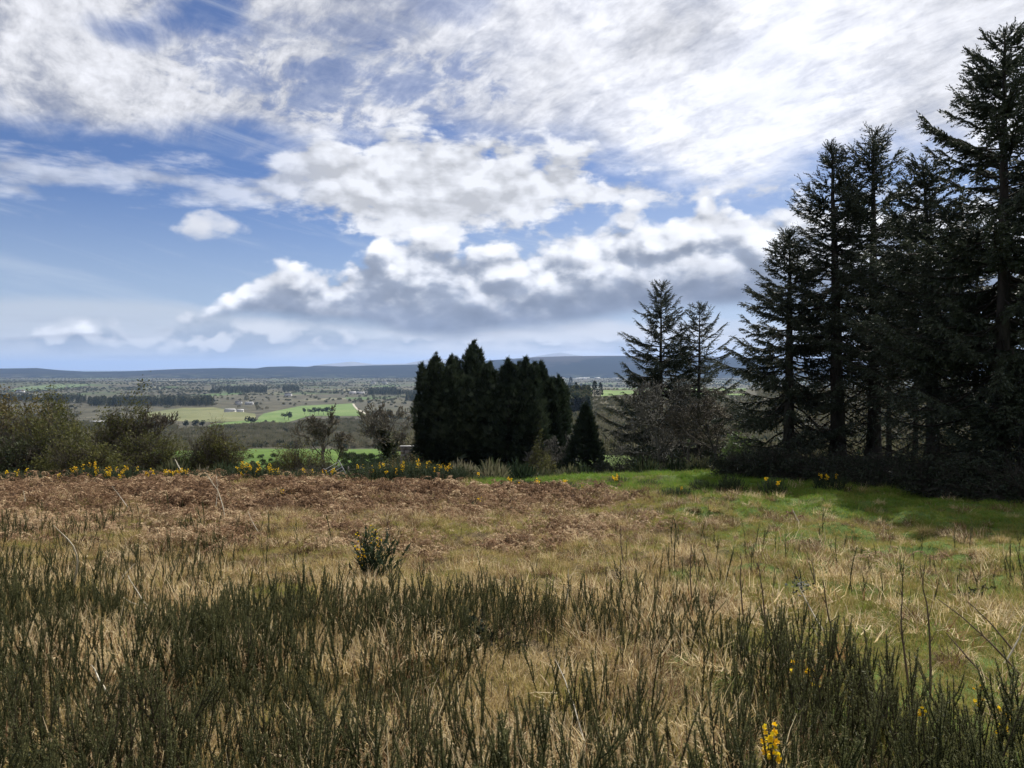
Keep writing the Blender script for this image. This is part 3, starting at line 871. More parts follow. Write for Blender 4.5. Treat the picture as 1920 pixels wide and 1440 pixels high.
# ---- where each kind of cover grows ---------------------------------------------
def wedge(n, d0, d1, power=1.0, half=.78, seed=0):
    r = np.random.default_rng(seed)
    u = r.random(n)
    d = (d0 ** (2 * power) + u * (d1 ** (2 * power) - d0 ** (2 * power))) ** (1 / (2 * power))
    x = d * (r.random(n) * 2 - 1) * half
    return x, d, r
def shoot_density(px, py, x, y):
    yb = np.interp(px, [-200, 0, 150, 300, 420, 600, 700, 960, 1230, 1400, 1600, 1750, 1920, 2200],
                   [1060, 1075, 1110, 1150, 1180, 1140, 1130, 1150, 1160, 1205, 1280, 1350, 1440, 1510])
    yb = yb + (fbm(x / 1.1, y / 1.1, 21, 3) - .5) * 110
    c = sstep(py, yb - 15, yb + 45)
    cl = sstep(fbm(x / .9, y / .9, 22, 3), .40, .60)
    def bl(cx, cy, rx, ry): return np.exp(-(((px - cx) / rx) ** 2 + ((py - cy) / ry) ** 2))
    dens = .30 + .55 * cl
    dens = dens + .7 * bl(820, 1190, 190, 70) + .6 * bl(480, 1300, 220, 90) + .6 * bl(1600, 1400, 260, 90) + .5 * bl(120, 1380, 220, 70) + .4 * bl(1330, 1170, 120, 50) + .3 * bl(60, 1250, 120, 90)
    dens = dens - .85 * bl(1020, 1300, 280, 60) - .3 * bl(640, 1260, 130, 60) - .5 * bl(1010, 1420, 230, 70) - .45 * bl(200, 1240, 110, 50) - .35 * bl(600, 1380, 200, 50) - .4 * bl(1880, 1420, 120, 70)
    dens = np.clip(dens, .05, 1.2) * c
    left = sstep(px, 620, 200) * sstep(py, 950, 1010) * .24 * (1 - c) * sstep(fbm(x / 1.5, y / 1.5, 23, 2), .35, .6)
    mid = .05 * sstep(py, 985, 1060) * (1 - c) * sstep(fbm(x / 1.2, y / 1.2, 24, 2), .4, .6)
    return dens + left + mid
def green_amount(px, py, x, y):
    g_ = sstep(px, 980, 1650) * .68 + .5 * sstep(py, 1060, 1010) * sstep(px, 900, 1250)
    g_ = g_ + 1.0 * np.exp(-(((px - 500) / 90) ** 2 + ((py - 1115) / 25) ** 2)) + .5 * np.exp(-(((px - 820) / 120) ** 2 + ((py - 1080) / 40) ** 2)) + .45 * np.exp(-(((px - 780) / 200) ** 2 + ((py - 990) / 30) ** 2))
    g_ = g_ + sstep(py, 930, 905) * sstep(px, 820, 900) * 1.2
    g_ = g_ + .55 * sstep(py, 985, 965) * sstep(px, 1180, 1300) + .7 * np.exp(-(((px - 1800) / 200) ** 2 + ((py - 960) / 45) ** 2))
    return g_ * .84 + .12 + .02 * sstep(y, 8, 11) + shade_green(px, py) + (fbm(x / 1.6, y / 1.6, 31, 3) - .5) * 1.0 + (fbm(x / .45, y / .45, 32, 2) - .5) * .8
def shade_green(px, py):
    return sstep(px, 1440, 1540) * sstep(py - 955 - (px - 1500) * .135, 14, -14)
def fern_amount(px, py, x, y):
    b = sstep(py, 985, 930) * sstep(py, 905, 922) * sstep(px, 1250, 1050) * .9
    b = b * (.55 + .45 * sstep(px, 350, 600))
    b = b + .40 * sstep(px, 900, 150) * sstep(py, 1120, 985) + .25 * sstep(y, 9, 12) * sstep(px, 1250, 900)
    b = b - 1.2 * sstep(y, 11.5, 9.0)
    b = b + .62 * sstep(y, 9.5, 11.5) * sstep(px, 700, 1000) * sstep(fbm(x / .75, y / .75, 64, 3), .50, .60) + 1.1 * np.exp(-(((px - 1620) / 230) ** 2 + ((py - 1045) / 45) ** 2)) + .75 * np.exp(-(((px - 1360) / 130) ** 2 + ((py - 985) / 24) ** 2)) + .8 * np.exp(-(((px - 1830) / 170) ** 2 + ((py - 1070) / 45) ** 2)) + .5 * np.exp(-(((px - 1250) / 150) ** 2 + ((py - 1060) / 35) ** 2)) + .35 * np.exp(-(((px - 760) / 120) ** 2 + ((py - 1060) / 30) ** 2))
    return b * .9 - .05 - shade_green(px, py) + (fbm(x / 1.2, y / 1.2, 41, 3) - .5) * .8 + (fbm(x / .4, y / .4, 42, 2) - .5) * 1.1

def make_cover():
    # blades: one family of clumps whose kind and colour follow the place
    X, Y, r = [], [], np.random.default_rng(3)
    for n, d0, d1, sd in ((8000, 2.6, 7.5, 1), (13000, 7.5, 14, 2), (17000, 14, 24, 3), (13000, 24, 34, 4)):
        x, y, _ = wedge(n, d0, d1, 1.0, .80, sd); X.append(x); Y.append(y)
    x = np.concatenate(X); y = np.concatenate(Y)
    z = terrain(x, y); px, py = proj(x, y, z)
    gm = green_amount(px, py, x, y); fm = fern_amount(px, py, x, y)
    u = r.random(len(x))
    bush = sstep(y, 27.5, 30) * sstep(px, 900, 840)
    is_g = (gm + r.normal(0, .22, len(x))) > .42
    is_f = ~is_g & ((fm + r.normal(0, .25, len(x))) > .40)
    lush = shade_green(px, py) * .8 + sstep(py, 935, 908) * sstep(px, 860, 920) + .6 * sstep(py, 975, 950) * sstep(px, 1200, 1300)
    tint = np.where(is_g, .33 - .27 * np.clip(lush, 0, 1) + .06 * shade_green(px, py) + r.normal(0, .07, len(x)) + .14 * (fbm(x / .8, y / .8, 55, 2) - .4), .565 - .07 * sstep(y, 7, 11) + r.normal(0, .10, len(x)) + .50 * (fbm(x / .55, y / .55, 51, 3) - .5))
    tint = np.where((~is_g) & (r.random(len(x)) < .08 + .5 * sstep(fbm(x / .6, y / .6, 53, 2), .58, .72)), .89 + .08 * r.random(len(x)), tint)
    tint = np.clip(tint, .02, .99)
    P = np.stack([x, y, z - .01], -1)
    rot = np.stack([r.normal(0, .16, len(x)), r.normal(0, .16, len(x)), r.random(len(x)) * 6.28], -1)
    near = sstep(y, 16, 4)
    sc = (.58 + .55 * r.random(len(x))) * (1 - .18 * sstep(y, 8, 6)) * (1.0 - .22 * sstep(y, 7, 10) + .75 * sstep(y, 10, 24))
    gsel = is_g & ~is_f; ssel = ~is_g & ~is_f
    prg = r.integers(0, 3, len(x)); prs = r.integers(0, 4, len(x)); prm = r.integers(0, 3, len(x))
    k = gsel
    scatter('green_grass', 'short green grass growing between the dead tussocks', P[k], rot[k], sc[k] * 1.05, tint[k], P_green, prg[k])
    kind_s = r.random(len(x))
    sp = [P_straw[0], P_straw[1], P_straw[2], P_straw[3], *P_mat, *P_tall]
    pid = np.where(kind_s < .40, prs, np.where(kind_s < .95, 4 + prm, 7 + prm))
    k = ssel & (r.random(len(x)) < .35 + .75 * sstep(fbm(x / .55, y / .55, 57, 2), .32, .55))
    scatter('dead_grass', 'straw coloured dead grass matted over the hillside', P[k], rot[k], sc[k], tint[k], sp, pid[k])
    k = is_f & (r.random(len(x)) < .15 + .40 * sstep(fbm(x / .9, y / .9, 63, 2), .42, .58))
    ft = np.clip(.50 + .16 * sstep(py, 945, 985) + r.normal(0, .20, len(x)) + .8 * (fbm(x / .7, y / .7, 61, 2) - .5), 0, 1)
    scatter('dead_bracken', 'red brown dead bracken lying over the upper slope', P[k], rot[k], sc[k] * .80, ft[k], P_fern, r.integers(0, 4, k.sum()))
    k2 = is_f & (r.random(len(x)) < .75)
    k2b = k2
    # pale blades poking through bracken
    scatter('bleached_grass', 'bleached grass blades standing through the bracken', P[k2b], rot[k2b], sc[k2b] * .85, np.where(r.random(k2b.sum()) < .28, .90, np.clip(.63 + r.normal(0, .1, k2b.sum()), .4, .82)), P_straw[:2] + P_tall[:2], prs[k2b])

    # tussocks: mounds of long dead grass, some rusty, with bare thatch between
    x, y, r = wedge(7500, 3.2, 28, .9, .80, 14)
    z = terrain(x, y); px, py = proj(x, y, z)
    lush = np.maximum(sstep(py, 935, 908) * sstep(px, 860, 920), .82 * shade_green(px, py))
    keep = r.random(len(x)) < (.25 + .9 * sstep(fbm(x / 1.7, y / 1.7, 58, 3), .38, .58)) * (1 - lush) * np.where(y > 8.5, .8, .13)
    x, y, z = x[keep], y[keep], z[keep]; n = len(x)
    tt = .60 + r.normal(0, .13, n) + .22 * (fbm(x / 1.5, y / 1.5, 59, 2) - .5)
    gr_ = green_amount(px[keep], py[keep], x, y)
    tt = tt - .09 * sstep(gr_ + r.normal(0, .15, n), .25, .6)
    tt = np.where(r.random(n) < .38 + .26 * sstep(y, 8, 11) + .22 * sstep(fern_amount(px[keep], py[keep], x, y), .1, .5), .89 + .10 * r.random(n), tt)
    scatter('grass_tussocks', 'mounded tussocks of long dead grass on the old pasture', np.stack([x, y, z - .02], -1), np.stack([r.normal(0, .15, n), r.normal(0, .15, n), r.random(n) * 6.28], -1),
            (.40 + .55 * r.random(n)) * (1 + .30 * sstep(y, 8, 20)), np.clip(tt, .24, 1), P_tussock, r.integers(0, 4, n))
    # bleached broken blades lying flat on top
    x, y, r = wedge(8000, 2.8, 22, .8, .80, 15); z = terrain(x, y); n = len(x)
    px, py = proj(x, y, z)
    k = r.random(n) < sstep(fbm(x / .8, y / .8, 56, 2), .42, .6) * (.12 + .88 * sstep(y, 11, 7)) * (1 - .75 * sstep(green_amount(px, py, x, y), .2, .6))
    scatter('broken_straw', 'bleached broken straw lying over the near slope', np.stack([x, y, z + .03 + .05 * r.random(n)], -1)[k], np.stack([r.normal(0, .25, n), r.normal(0, .25, n), r.random(n) * 6.28], -1)[k],
            (.6 + .7 * r.random(n))[k], np.clip(.76 + .06 * r.normal(size=n), .6, .82)[k], P_mat, r.integers(0, 3, n)[k])

    # gorse shoots
    x, y, r = wedge(46000, 2.7, 16, .8, .80, 9)
    z = terrain(x, y); px, py = proj(x, y, z)
    keep = r.random(len(x)) < shoot_density(px, py, x, y) * np.where(y < 9, 1.22, .74)
    x, y, z, px, py = x[keep], y[keep], z[keep], px[keep], py[keep]
    hs = (.32 + .52 * r.random(len(x)) ** 1.7) * (.75 + .6 * fbm(x / .7, y / .7, 71, 2)) * (1 + .12 * sstep(y, 6.5, 4))
    inframe = (px > 10) & (px < 1910) & (py < 1530) & (py > 1000)
    size = hs / y
    order = np.argsort(-size * inframe)
    big_ = order[:290]; rest = np.setdiff1d(np.arange(len(x)), big_)
    ro = np.stack([r.normal(0, .19, len(x)), r.normal(0, .19, len(x)), r.random(len(x)) * 6.28], -1)
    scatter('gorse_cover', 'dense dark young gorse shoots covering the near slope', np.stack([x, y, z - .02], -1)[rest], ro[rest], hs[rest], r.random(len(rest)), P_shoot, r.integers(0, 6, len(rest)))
    meshes = []
    for i in range(6):
        a, b = SHOOT[i]
        meshes.append((a.mesh('spines', M_shoot), b.mesh('stem', M_shootstem)))
    for j in big_:
        i = int(r.integers(0, 6))
        o = thing('gorse_shoot', 'upright dark green spiny gorse shoot standing in the dead grass nearest the viewer', 'gorse shoot', (x[j], y[j], z[j] - .02), 0, 'young gorse shoots of the near slope')
        o.rotation_euler = tuple(ro[j]); o.scale = (hs[j],) * 3
        link('spines', meshes[i][0], o); link('stem', meshes[i][1], o)
    return len(x)
n_shoots = make_cover()

# ------------------------------------------------------------------ trees
_tw = []
def needle_twig(n=7, seed=1, spread=.5, w=.065, l=.33):
    """one hanging spray: a fine stalk with tufts of needles all round it"""
    r = np.random.default_rng(seed)
    V = [[-.012, 0, 0], [.012, 0, 0], [0, .95, 0]]; T = [[0, 1, 2]]
    for i in range(n):
        y0 = .05 + .9 * i / n
        a = i * 2.4 + r.normal(0, .3)
        o = np.array([math.cos(a), 0, math.sin(a)])
        p = np.array([0, y0, 0]); k = len(V)
        s = np.array([-o[2], 0, o[0]])
        ll = l * (1 - .45 * i / n) * (.8 + .4 * r.random())
        tip = p + np.array([0, ll * .75, 0]) + o * ll * spread
        V += [p - s * w + np.array([0, -.02, 0]), p + s * w, tip]
        T.append([k, k + 1, k + 2])
    return np.array(V, float), np.array(T)
TWIGS = [needle_twig(7, s) for s in (1, 2, 3)]
def bare_twig(seed):
    r = np.random.default_rng(seed)
    V = [[-.010, 0, 0], [.010, 0, 0], [0, 1, 0]]; T = [[0, 1, 2]]
    for i in range(5):
        y0 = .2 + .6 * r.random(); a = r.random() * 6.28; k = len(V); L = .2 + .3 * r.random()
        d = np.array([math.cos(a) * .6, .75, math.sin(a) * .6])
        V += [[-.006, y0, 0], [.006, y0, 0], list(np.array([0, y0, 0]) + d * L)]; T.append([k, k + 1, k + 2])
    return np.array(V, float), np.array(T)
BTW = [bare_twig(s) for s in (4, 5)]

def spruce(label, x, y, top_py=None, H=None, R=2.0, seed=0, cb=.45, lean=(0, 0), low=.35, dens=1.0, r0=None, group=None, step=.024, wind=(0, 0), sink=.12):
    r = np.random.default_rng(seed)
    zb = float(terrain(x, y)) - sink
    if H is None: H = ztop(top_py, y) - zb
    t_ = thing('spruce_tree', label, 'tree', (x, y, zb), 0, group)
    r0 = (r0 or .021 * H + .02) * .80
    K = 14; s = np.linspace(0, 1, K)
    wob = np.cumsum(r.normal(0, .012 * H / K, (K, 2)), 0); wob[0] = 0
    TP = np.stack([lean[0] * s ** 1.6 * H + wob[:, 0], lean[1] * s ** 1.6 * H + wob[:, 1], s * H], -1)
    rad = r0 * (1 - s) ** .85 + .012; rad[0] *= 1.5; rad[1] *= 1.06
    V, q = tubes(TP[None], rad[None], 10); mb = MB(); mb.put(V, None, q); mb.obj('trunk', M_bark, t_, True)
    def tr(z): return np.stack([np.interp(z / H, s, TP[:, i]) for i in range(3)], -1)
    # boughs
    hs = []
    h = .05 * H
    while h < .985 * H:
        hs += [h + r.normal(0, .03)] * int(r.integers(4, 7)); h += step * H * (.8 + .4 * r.random()) * (1.0 if h > .25 * H else 1.2)
    hs = np.clip(np.array(hs), .03 * H, .99 * H); B = len(hs); t = hs / H
    az = r.random(B) * 6.283
    ragged = .62 + .5 * r.random(B) + .10 * (r.random(B) > .93)
    prof = np.where(t > cb, ((1 - t) / (1 - cb)) ** .72, 1.0 - .30 * sstep(t, cb, .03))
    L = R * 1.38 * prof * ragged + .14
    e = np.radians(-14 + 62 * t ** 2.2 + r.normal(0, 6, B))
    KB = 6; u = np.linspace(0, 1, KB)
    out = np.stack([np.cos(az), np.sin(az)], -1)
    hor = L[:, None] * u * np.cos(e)[:, None]
    droop = (.20 * (1 - t))[:, None]
    ver = L[:, None] * (u * np.sin(e)[:, None] - droop * np.sin(np.pi * u * .8) + .20 * u ** 2.5)
    BP = np.empty((B, KB, 3)); base = tr(hs)
    BP[:, :, 0] = base[:, :1] + out[:, :1] * hor + wind[0] * (hor ** 1.5) * .2
    BP[:, :, 1] = base[:, 1:2] + out[:, 1:] * hor
    BP[:, :, 2] = base[:, 2:] + ver
    BP[:, 1:] += r.normal(0, .02, (B, KB - 1, 3)) * L[:, None, None]
    BR = (.011 * L + .006)[:, None] * (1 - .8 * u)[None]
    V, q = tubes(BP, BR, 4); bo = MB(); bo.put(V, None, q, .25)
    # needle sprays
    foliage = np.where(t > cb, 1.0, low * .48 + (1 - low * .48) * sstep(t, cb - .25, cb)) * dens
    cr = MB()
    tot_n = np.maximum((L / .033 * foliage * (.7 + .5 * r.random(B))), 2).astype(int)
    bi = np.repeat(np.arange(B), tot_n); N = len(bi)
    inner = np.where(t > .8, .05, .22)[bi]
    sv = inner + (1 - inner) * r.random(N) ** .75
    f = sv * (KB - 1); i0 = np.minimum(f.astype(int), KB - 2); fr = (f - i0)[:, None]
    pos = BP[bi, i0] * (1 - fr) + BP[bi, i0 + 1] * fr
    tg = norm(BP[bi, i0 + 1] - BP[bi, i0])
    side = np.stack([-tg[:, 1], tg[:, 0], 0 * sv], -1) * np.sign(r.normal(size=N))[:, None]
    hang = .15 + .50 * (1 - t[bi]) + .15 * r.normal(size=N)
    d = tg * (.45 + .35 * r.random(N))[:, None] + side * (.25 + .55 * r.random(N))[:, None] - np.array([0, 0, 1.0]) * hang[:, None]
    ln = (.25 + .23 * np.sqrt(L[bi]) * (1.1 - sv)) * (.75 + .5 * r.random(N))
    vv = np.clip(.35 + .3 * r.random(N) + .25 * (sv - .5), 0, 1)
    w = r.integers(0, 3, N)
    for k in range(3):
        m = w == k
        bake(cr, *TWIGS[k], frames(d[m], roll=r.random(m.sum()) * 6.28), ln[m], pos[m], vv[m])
    # leader
    n = 26; zz = H * (.93 + .075 * r.random(n)); a = r.random(n) * 6.28
    d = np.stack([np.cos(a) * .7, np.sin(a) * .7, .6 + .8 * r.random(n)], -1)
    bake(cr, *TWIGS[0], frames(d), .16 + .22 * r.random(n), tr(np.minimum(zz, H)), .5 + .2 * r.random(n))
    cr.obj('crown', M_spruce, t_)
    # dead twigs on the shaded lower boughs
    lowb = np.where(t < cb + .08)[0]
    if len(lowb):
        bi = np.repeat(lowb, np.maximum((L[lowb] / .2).astype(int), 2)); N = len(bi)
        sv = .12 + .88 * r.random(N); f = sv * (KB - 1); i0 = np.minimum(f.astype(int), KB - 2); fr = (f - i0)[:, None]
        pos = BP[bi, i0] * (1 - fr) + BP[bi, i0 + 1] * fr
        d = norm(BP[bi, i0 + 1] - BP[bi, i0]) * .7 + r.normal(0, .5, (N, 3)) - np.array([0, 0, .25])
        bake(bo, *BTW[0], frames(d, roll=r.random(N) * 6.28), .25 + .45 * r.random(N), pos, .3 + .6 * r.random(N))
    kind(bo.obj('boughs', M_twig, t_), 'stuff')
    return t_

def plume(seed):
    r = np.random.default_rng(seed); V = []; T = []
    for i in range(7):
        a = (i - 3) * .27 + r.normal(0, .08); L = (.65 + .45 * r.random()) * (1 - .05 * abs(i - 3)); k = len(V)
        d = np.array([math.sin(a), math.cos(a), r.normal(0, .18)]); p = np.array([0, .1 * i / 8, 0])
        s = np.array([math.cos(a), -math.sin(a), 0]) * .10
        V += [p + d * L * .12 - s, p + d * L * .2 + s, p + d * L]; T.append([k, k + 1, k + 2])
    return np.array(V), np.array(T)
PLUMES = [plume(s) for s in (1, 2, 3)]
def cypress(label, x, y, top_py, R, seed, n=4200, tips=2, group=None, mat=None, skirt=.12, size=1.0, wiggle=.55, sharp=.52, wide=1.28):
    r = np.random.default_rng(seed); R *= wide; tips = tips + 3 if tips >= 0 else 0
    zb = float(terrain(x, y)) - .15; H = ztop(top_py, y) - zb
    o = thing('cypress_tree', label, 'tree', (x, y, zb), 0, group)
    V, q = tubes(np.array([[[0, 0, 0], [0, 0, H * .3], [.05, 0, H * .6], [0, 0, H * .93]]]), np.array([[.22, .17, .11, .02]]), 8)
    mb = MB(); mb.put(V, None, q); mb.obj('trunk', M_bark, o, True)
    cr = MB()
    leaders = [(0, 0, H, R * (.80 if tips else 1), int(n * .75))]
    for k in range(tips):
        a = r.random() * 6.28; leaders.append((math.cos(a) * R * .75, math.sin(a) * R * .75, H * (.80 + .18 * r.random()), R * (.35 + .2 * r.random()), int(n * .34)))
    for lx, ly, h, rr, m in leaders:
        t = r.random(m) ** 1.12
        az = r.random(m) * 6.283
        prof = np.where(t < skirt, .75 + .25 * t / skirt, ((1 - t) / (1 - skirt)) ** sharp)
        lump = 1 + wiggle * 2 * (vnoise(az * 1.1 + seed, t * h * .9 + seed * 3, 2) - .5) + wiggle * (vnoise(az * 3 + seed, t * h * 2.5, 3) - .5)
        dep = 1 - .45 * r.random(m) ** 2 + .34 * r.random(m) * (r.random(m) < .30)
        rad = rr * prof * lump * dep + .05
        pos = np.stack([lx + np.cos(az) * rad, ly + np.sin(az) * rad, t * h], -1)
        d = np.stack([np.cos(az) * (.75 - .5 * t), np.sin(az) * (.75 - .5 * t), .35 + .9 * t + r.normal(0, .22, m)], -1) + r.normal(0, .18, (m, 3))
        sc = (.30 + .46 * r.random(m)) * size * (1.05 - .35 * t)
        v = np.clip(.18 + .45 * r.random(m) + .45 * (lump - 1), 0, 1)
        w = r.integers(0, 3, m)
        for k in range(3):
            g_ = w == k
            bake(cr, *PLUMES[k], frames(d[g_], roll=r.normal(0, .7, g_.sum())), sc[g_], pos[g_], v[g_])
    # feathery leaders
    for lx, ly, h, rr, m in leaders:
        m = 80; t = r.random(m); pos = np.stack([lx + r.normal(0, .30, m) * (1.05 - t), ly + r.normal(0, .30, m) * (1.05 - t), h * (.83 + .21 * t)], -1)
        d = np.stack([r.normal(0, .45, m), r.normal(0, .45, m), 1 + 0 * t], -1)
        bake(cr, *PLUMES[0], frames(d, roll=r.normal(0, 1.2, m)), (.22 + .3 * r.random(m)) * size, pos, .3 + .4 * r.random(m))
    cr.obj('crown', mat or M_cyp, o)
    return o

def bare_tree(name, label, x, y, H, seed, spread=1.0, lean=(0, 0), mat=None, twmat=None, cat='tree', levels=5, forks=(6, 5, 5, 4), base_r=None, zb=None, first=.28, group=None, up=.35):
    """leafless tree: limbs, branches and fine twigs by repeated forking"""
    r = np.random.default_rng(seed)
    zb = float(terrain(x, y)) - .1 if zb is None else zb
    o = thing(name, label, cat, (x, y, zb), 0, group)
    base_r = base_r or .022 * H
    K = 5; u = np.linspace(0, 1, K)
    P = np.array([[0, 0, 0]]) + np.stack([lean[0] * u ** 1.3 * H * .6, lean[1] * u * H * .6, u * H * .62], -1)
    P[1:] += r.normal(0, .012 * H, (K - 1, 3)) * np.array([1, 1, .2])
    lines = P[None]; rads = np.linspace(base_r, base_r * .45, K)[None]; rads[0, 0] *= 1.35
    L = np.array([H * .62])
    tr = MB(); V, q = tubes(lines, rads, 9); tr.put(V, None, q); tr.obj('trunk', mat or M_greybark, o, True)
    br = MB()
    for lv in range(1, levels):
        nf = forks[min(lv - 1, len(forks) - 1)]
        M = len(lines)
        ci = np.repeat(np.arange(M), nf); N = len(ci)
        lo = first if lv == 1 else .22
        sv = lo + (1 - lo) * (np.tile(np.arange(nf), M) + r.random(N)) / nf
        sv = np.minimum(sv, .99)
        f = sv * (K - 1); i0 = np.minimum(f.astype(int), K - 2); fr = (f - i0)[:, None]
        p0 = lines[ci, i0] * (1 - fr) + lines[ci, i0 + 1] * fr
        rd = rads[ci, i0] * (1 - fr[:, 0]) + rads[ci, i0 + 1] * fr[:, 0]
        tg = norm(lines[ci, i0 + 1] - lines[ci, i0])
        rnd = norm(r.normal(size=(N, 3))); perp = norm(rnd - tg * (rnd * tg).sum(-1, keepdims=True))
        if lv == 1:
            a = np.tile(np.arange(nf), M) * 2.4 + r.random(N); perp = np.stack([np.cos(a), np.sin(a), 0 * a], -1)
        d = norm(tg * .75 + perp * (.75 * spread) * (.7 + .6 * r.random((N, 1))) + np.array([0, 0, up]) * (.4 + r.random((N, 1))))
        Ln = L[ci] * (.50 + .28 * r.random(N)) * (1.15 - .45 * sv) * (1.0 if lv > 1 else 1.05)
        newP = np.empty((N, K, 3)); newP[:, 0] = p0
        dd = d.copy()
        for k in range(1, K):
            dd = norm(dd + r.normal(0, .20, (N, 3)) + np.array([0, 0, .10 * up]))
            newP[:, k] = newP[:, k - 1] + dd * (Ln / (K - 1))[:, None]
        r1 = np.minimum(rd * .70, .020 * Ln + .006)
        newR = np.maximum(r1[:, None] * (1 - .75 * u)[None], .0045 + .0003 * y)
        V, q = tubes(newP, newR, 5 if lv == 1 else (4 if lv == 2 else 3))
        br.put(V, None, q, np.repeat(np.clip(.3 + .12 * lv + .2 * r.random(N), 0, 1), K * (5 if lv == 1 else (4 if lv == 2 else 3))))
        lines, rads, L = newP, newR, Ln
    kind(br.obj('branches', twmat or M_bare, o), 'stuff')
    return o, lines

LEAF = np.array([[-.5, 0, 0], [.5, 0, 0], [.35, .8, .12], [-.35, .8, .12], [0, 1.15, 0]]) * .8
LEAF_T = np.array([[0, 1, 2], [0, 2, 3], [3, 2, 4]])
def bush(name, label, x, y, rx, ry, h, seed, leaves=3500, twigs=700, leafsize=.07, mat=None, twmat=None, lean=(0, 0), group=None, cat='bush', lumps=.35, zb=None, open_=.3, low=.08, topmat=None):
    """tangle of stems with leaves towards the outside, lumpy outline"""
    r = np.random.default_rng(seed); leaves = int(leaves * 1.6); leafsize *= 1.3; twigs = int(twigs * .68)
    zb = float(terrain(x, y)) - .1 if zb is None else zb
    o = thing(name, label, cat, (x, y, zb), 0, group)
    def shell(n, lo):
        a = r.random(n) * 6.283; c = r.random(n) ** .8
        e = np.arcsin(c)
        lump = 1 + lumps * 2 * (vnoise(a * 1.3 + seed, e * 2.2 + seed, 4) - .5) + lumps * (vnoise(a * 3.5 + seed, e * 6, 5) - .5)
        k = lump * (lo + (1 - lo) * r.random(n) ** .6)
        p = np.stack([np.cos(a) * np.cos(e) * rx, np.sin(a) * np.cos(e) * ry, np.maximum(np.sin(e), low) * h], -1) * k[:, None]
        p[:, 0] += lean[0] * p[:, 2]; p[:, 1] += lean[1] * p[:, 2]
        return p, k, a, e
    tip, k, a, e = shell(twigs, .55)
    b0 = np.stack([tip[:, 0] * .18 + r.normal(0, .12 * rx, twigs), tip[:, 1] * .18 + r.normal(0, .12 * ry, twigs), .05 * h + 0 * a], -1)
    mid = b0 * .45 + tip * .55 + np.stack([r.normal(0, .08 * rx, twigs), r.normal(0, .08 * ry, twigs), .10 * h * r.random(twigs)], -1)
    q1 = b0 * .7 + mid * .3; P = np.stack([b0, mid, mid * .4 + tip * .6 + r.normal(0, .05 * h, (twigs, 3)), tip], 1)
    rr = (.006 + .016 * r.random(twigs) ** 3) * h ** .7
    V, q = tubes(P, rr[:, None] * np.array([1, .7, .45, .2]), 3)
    st = MB(); st.put(V, None, q, np.repeat(.2 + .7 * r.random(twigs), 12))
    n2 = int(twigs * 2.6); j = r.integers(0, twigs, n2); s_ = r.random(n2)[:, None]
    pos = P[j, 2] * (1 - s_) + P[j, 3] * s_
    d = norm(P[j, 3] - P[j, 1]) + r.normal(0, .6, (n2, 3)) + np.array([0, 0, .2])
    bake(st, *BTW[1], frames(d, roll=r.random(n2) * 6.28), (.16 + .30 * r.random(n2)) * h ** .6, pos, .3 + .7 * r.random(n2))
    kind(st.obj('stems', twmat or M_bare, o), 'stuff')
    if leaves:
        # leaves gather in clumps round the twig ends
        nc = max(leaves // 26, 12); cp, k, a, e = shell(nc, open_)
        ci = r.integers(0, nc, leaves)
        pos = cp[ci] + r.normal(0, .085, (leaves, 3)) * np.array([rx, ry, h * .8])
        pos[:, 2] = np.maximum(pos[:, 2], .03)
        d = r.normal(0, 1, (leaves, 3)) + np.array([0, 0, .5])
        lf = MB()
        bake(lf, LEAF, LEAF_T[1:], frames(d, roll=r.random(leaves) * 6.28), leafsize * (.6 + .8 * r.random(leaves)), pos, np.clip(.15 + .5 * r.random(leaves) + .35 * (vnoise(pos[:, 0] * 2, pos[:, 2] * 2, seed) - .5), 0, 1))
        kind(lf.obj('foliage', mat or M_hedge, o), 'stuff')
    return o

# gorse: a dome of spiny upright shoots, some ending in yellow bloom
_gs = []
def gorse_twig(seed):
    r = np.random.default_rng(seed); V = []; T = []
    for i in range(15):
        y0 = .08 + .86 * i / 15; a = r.random() * 6.28; k = len(V); L = .20 * (1.1 - .5 * i / 15)
        o = np.array([math.cos(a), 0, math.sin(a)]); s = np.array([-o[2], 0, o[0]]) * .032
        p = np.array([0, y0, 0]); V += [p - s, p + s, p + o * L * .75 + np.array([0, L * .8, 0])]; T.append([k, k + 1, k + 2])
    k = len(V); V += [[-.015, 0, 0], [.015, 0, 0], [0, 1, 0]]; T.append([k, k + 1, k + 2])
    return np.array(V, float), np.array(T)
GTW = [gorse_twig(s) for s in (1, 2, 3)]
FL = []
for a in range(5):
    c, s = math.cos(a * 1.256), math.sin(a * 1.256)
    FL += [[0, 0, 0], [c * .55 - s * .38, s * .55 + c * .38, .55], [c * .95, s * .95, .85], [c * .55 + s * .38, s * .55 - c * .38, .55]]
FL = np.array(FL); FL_Q = np.array([[4 * i, 4 * i + 1, 4 * i + 2, 4 * i + 3] for i in range(5)])
def petals(mb, pos, size, r):
    n = len(pos)
    d = r.normal(0, .7, (n, 3)) + np.array([0, -.4, .8])
    # the flower opens along its local z
    R = frames(d); R = np.stack([R[:, :, 0], -R[:, :, 2], R[:, :, 1]], -1)
    bake(mb, FL, FL_Q, R, size * (.7 + .6 * r.random(n)), pos, r.random(n))
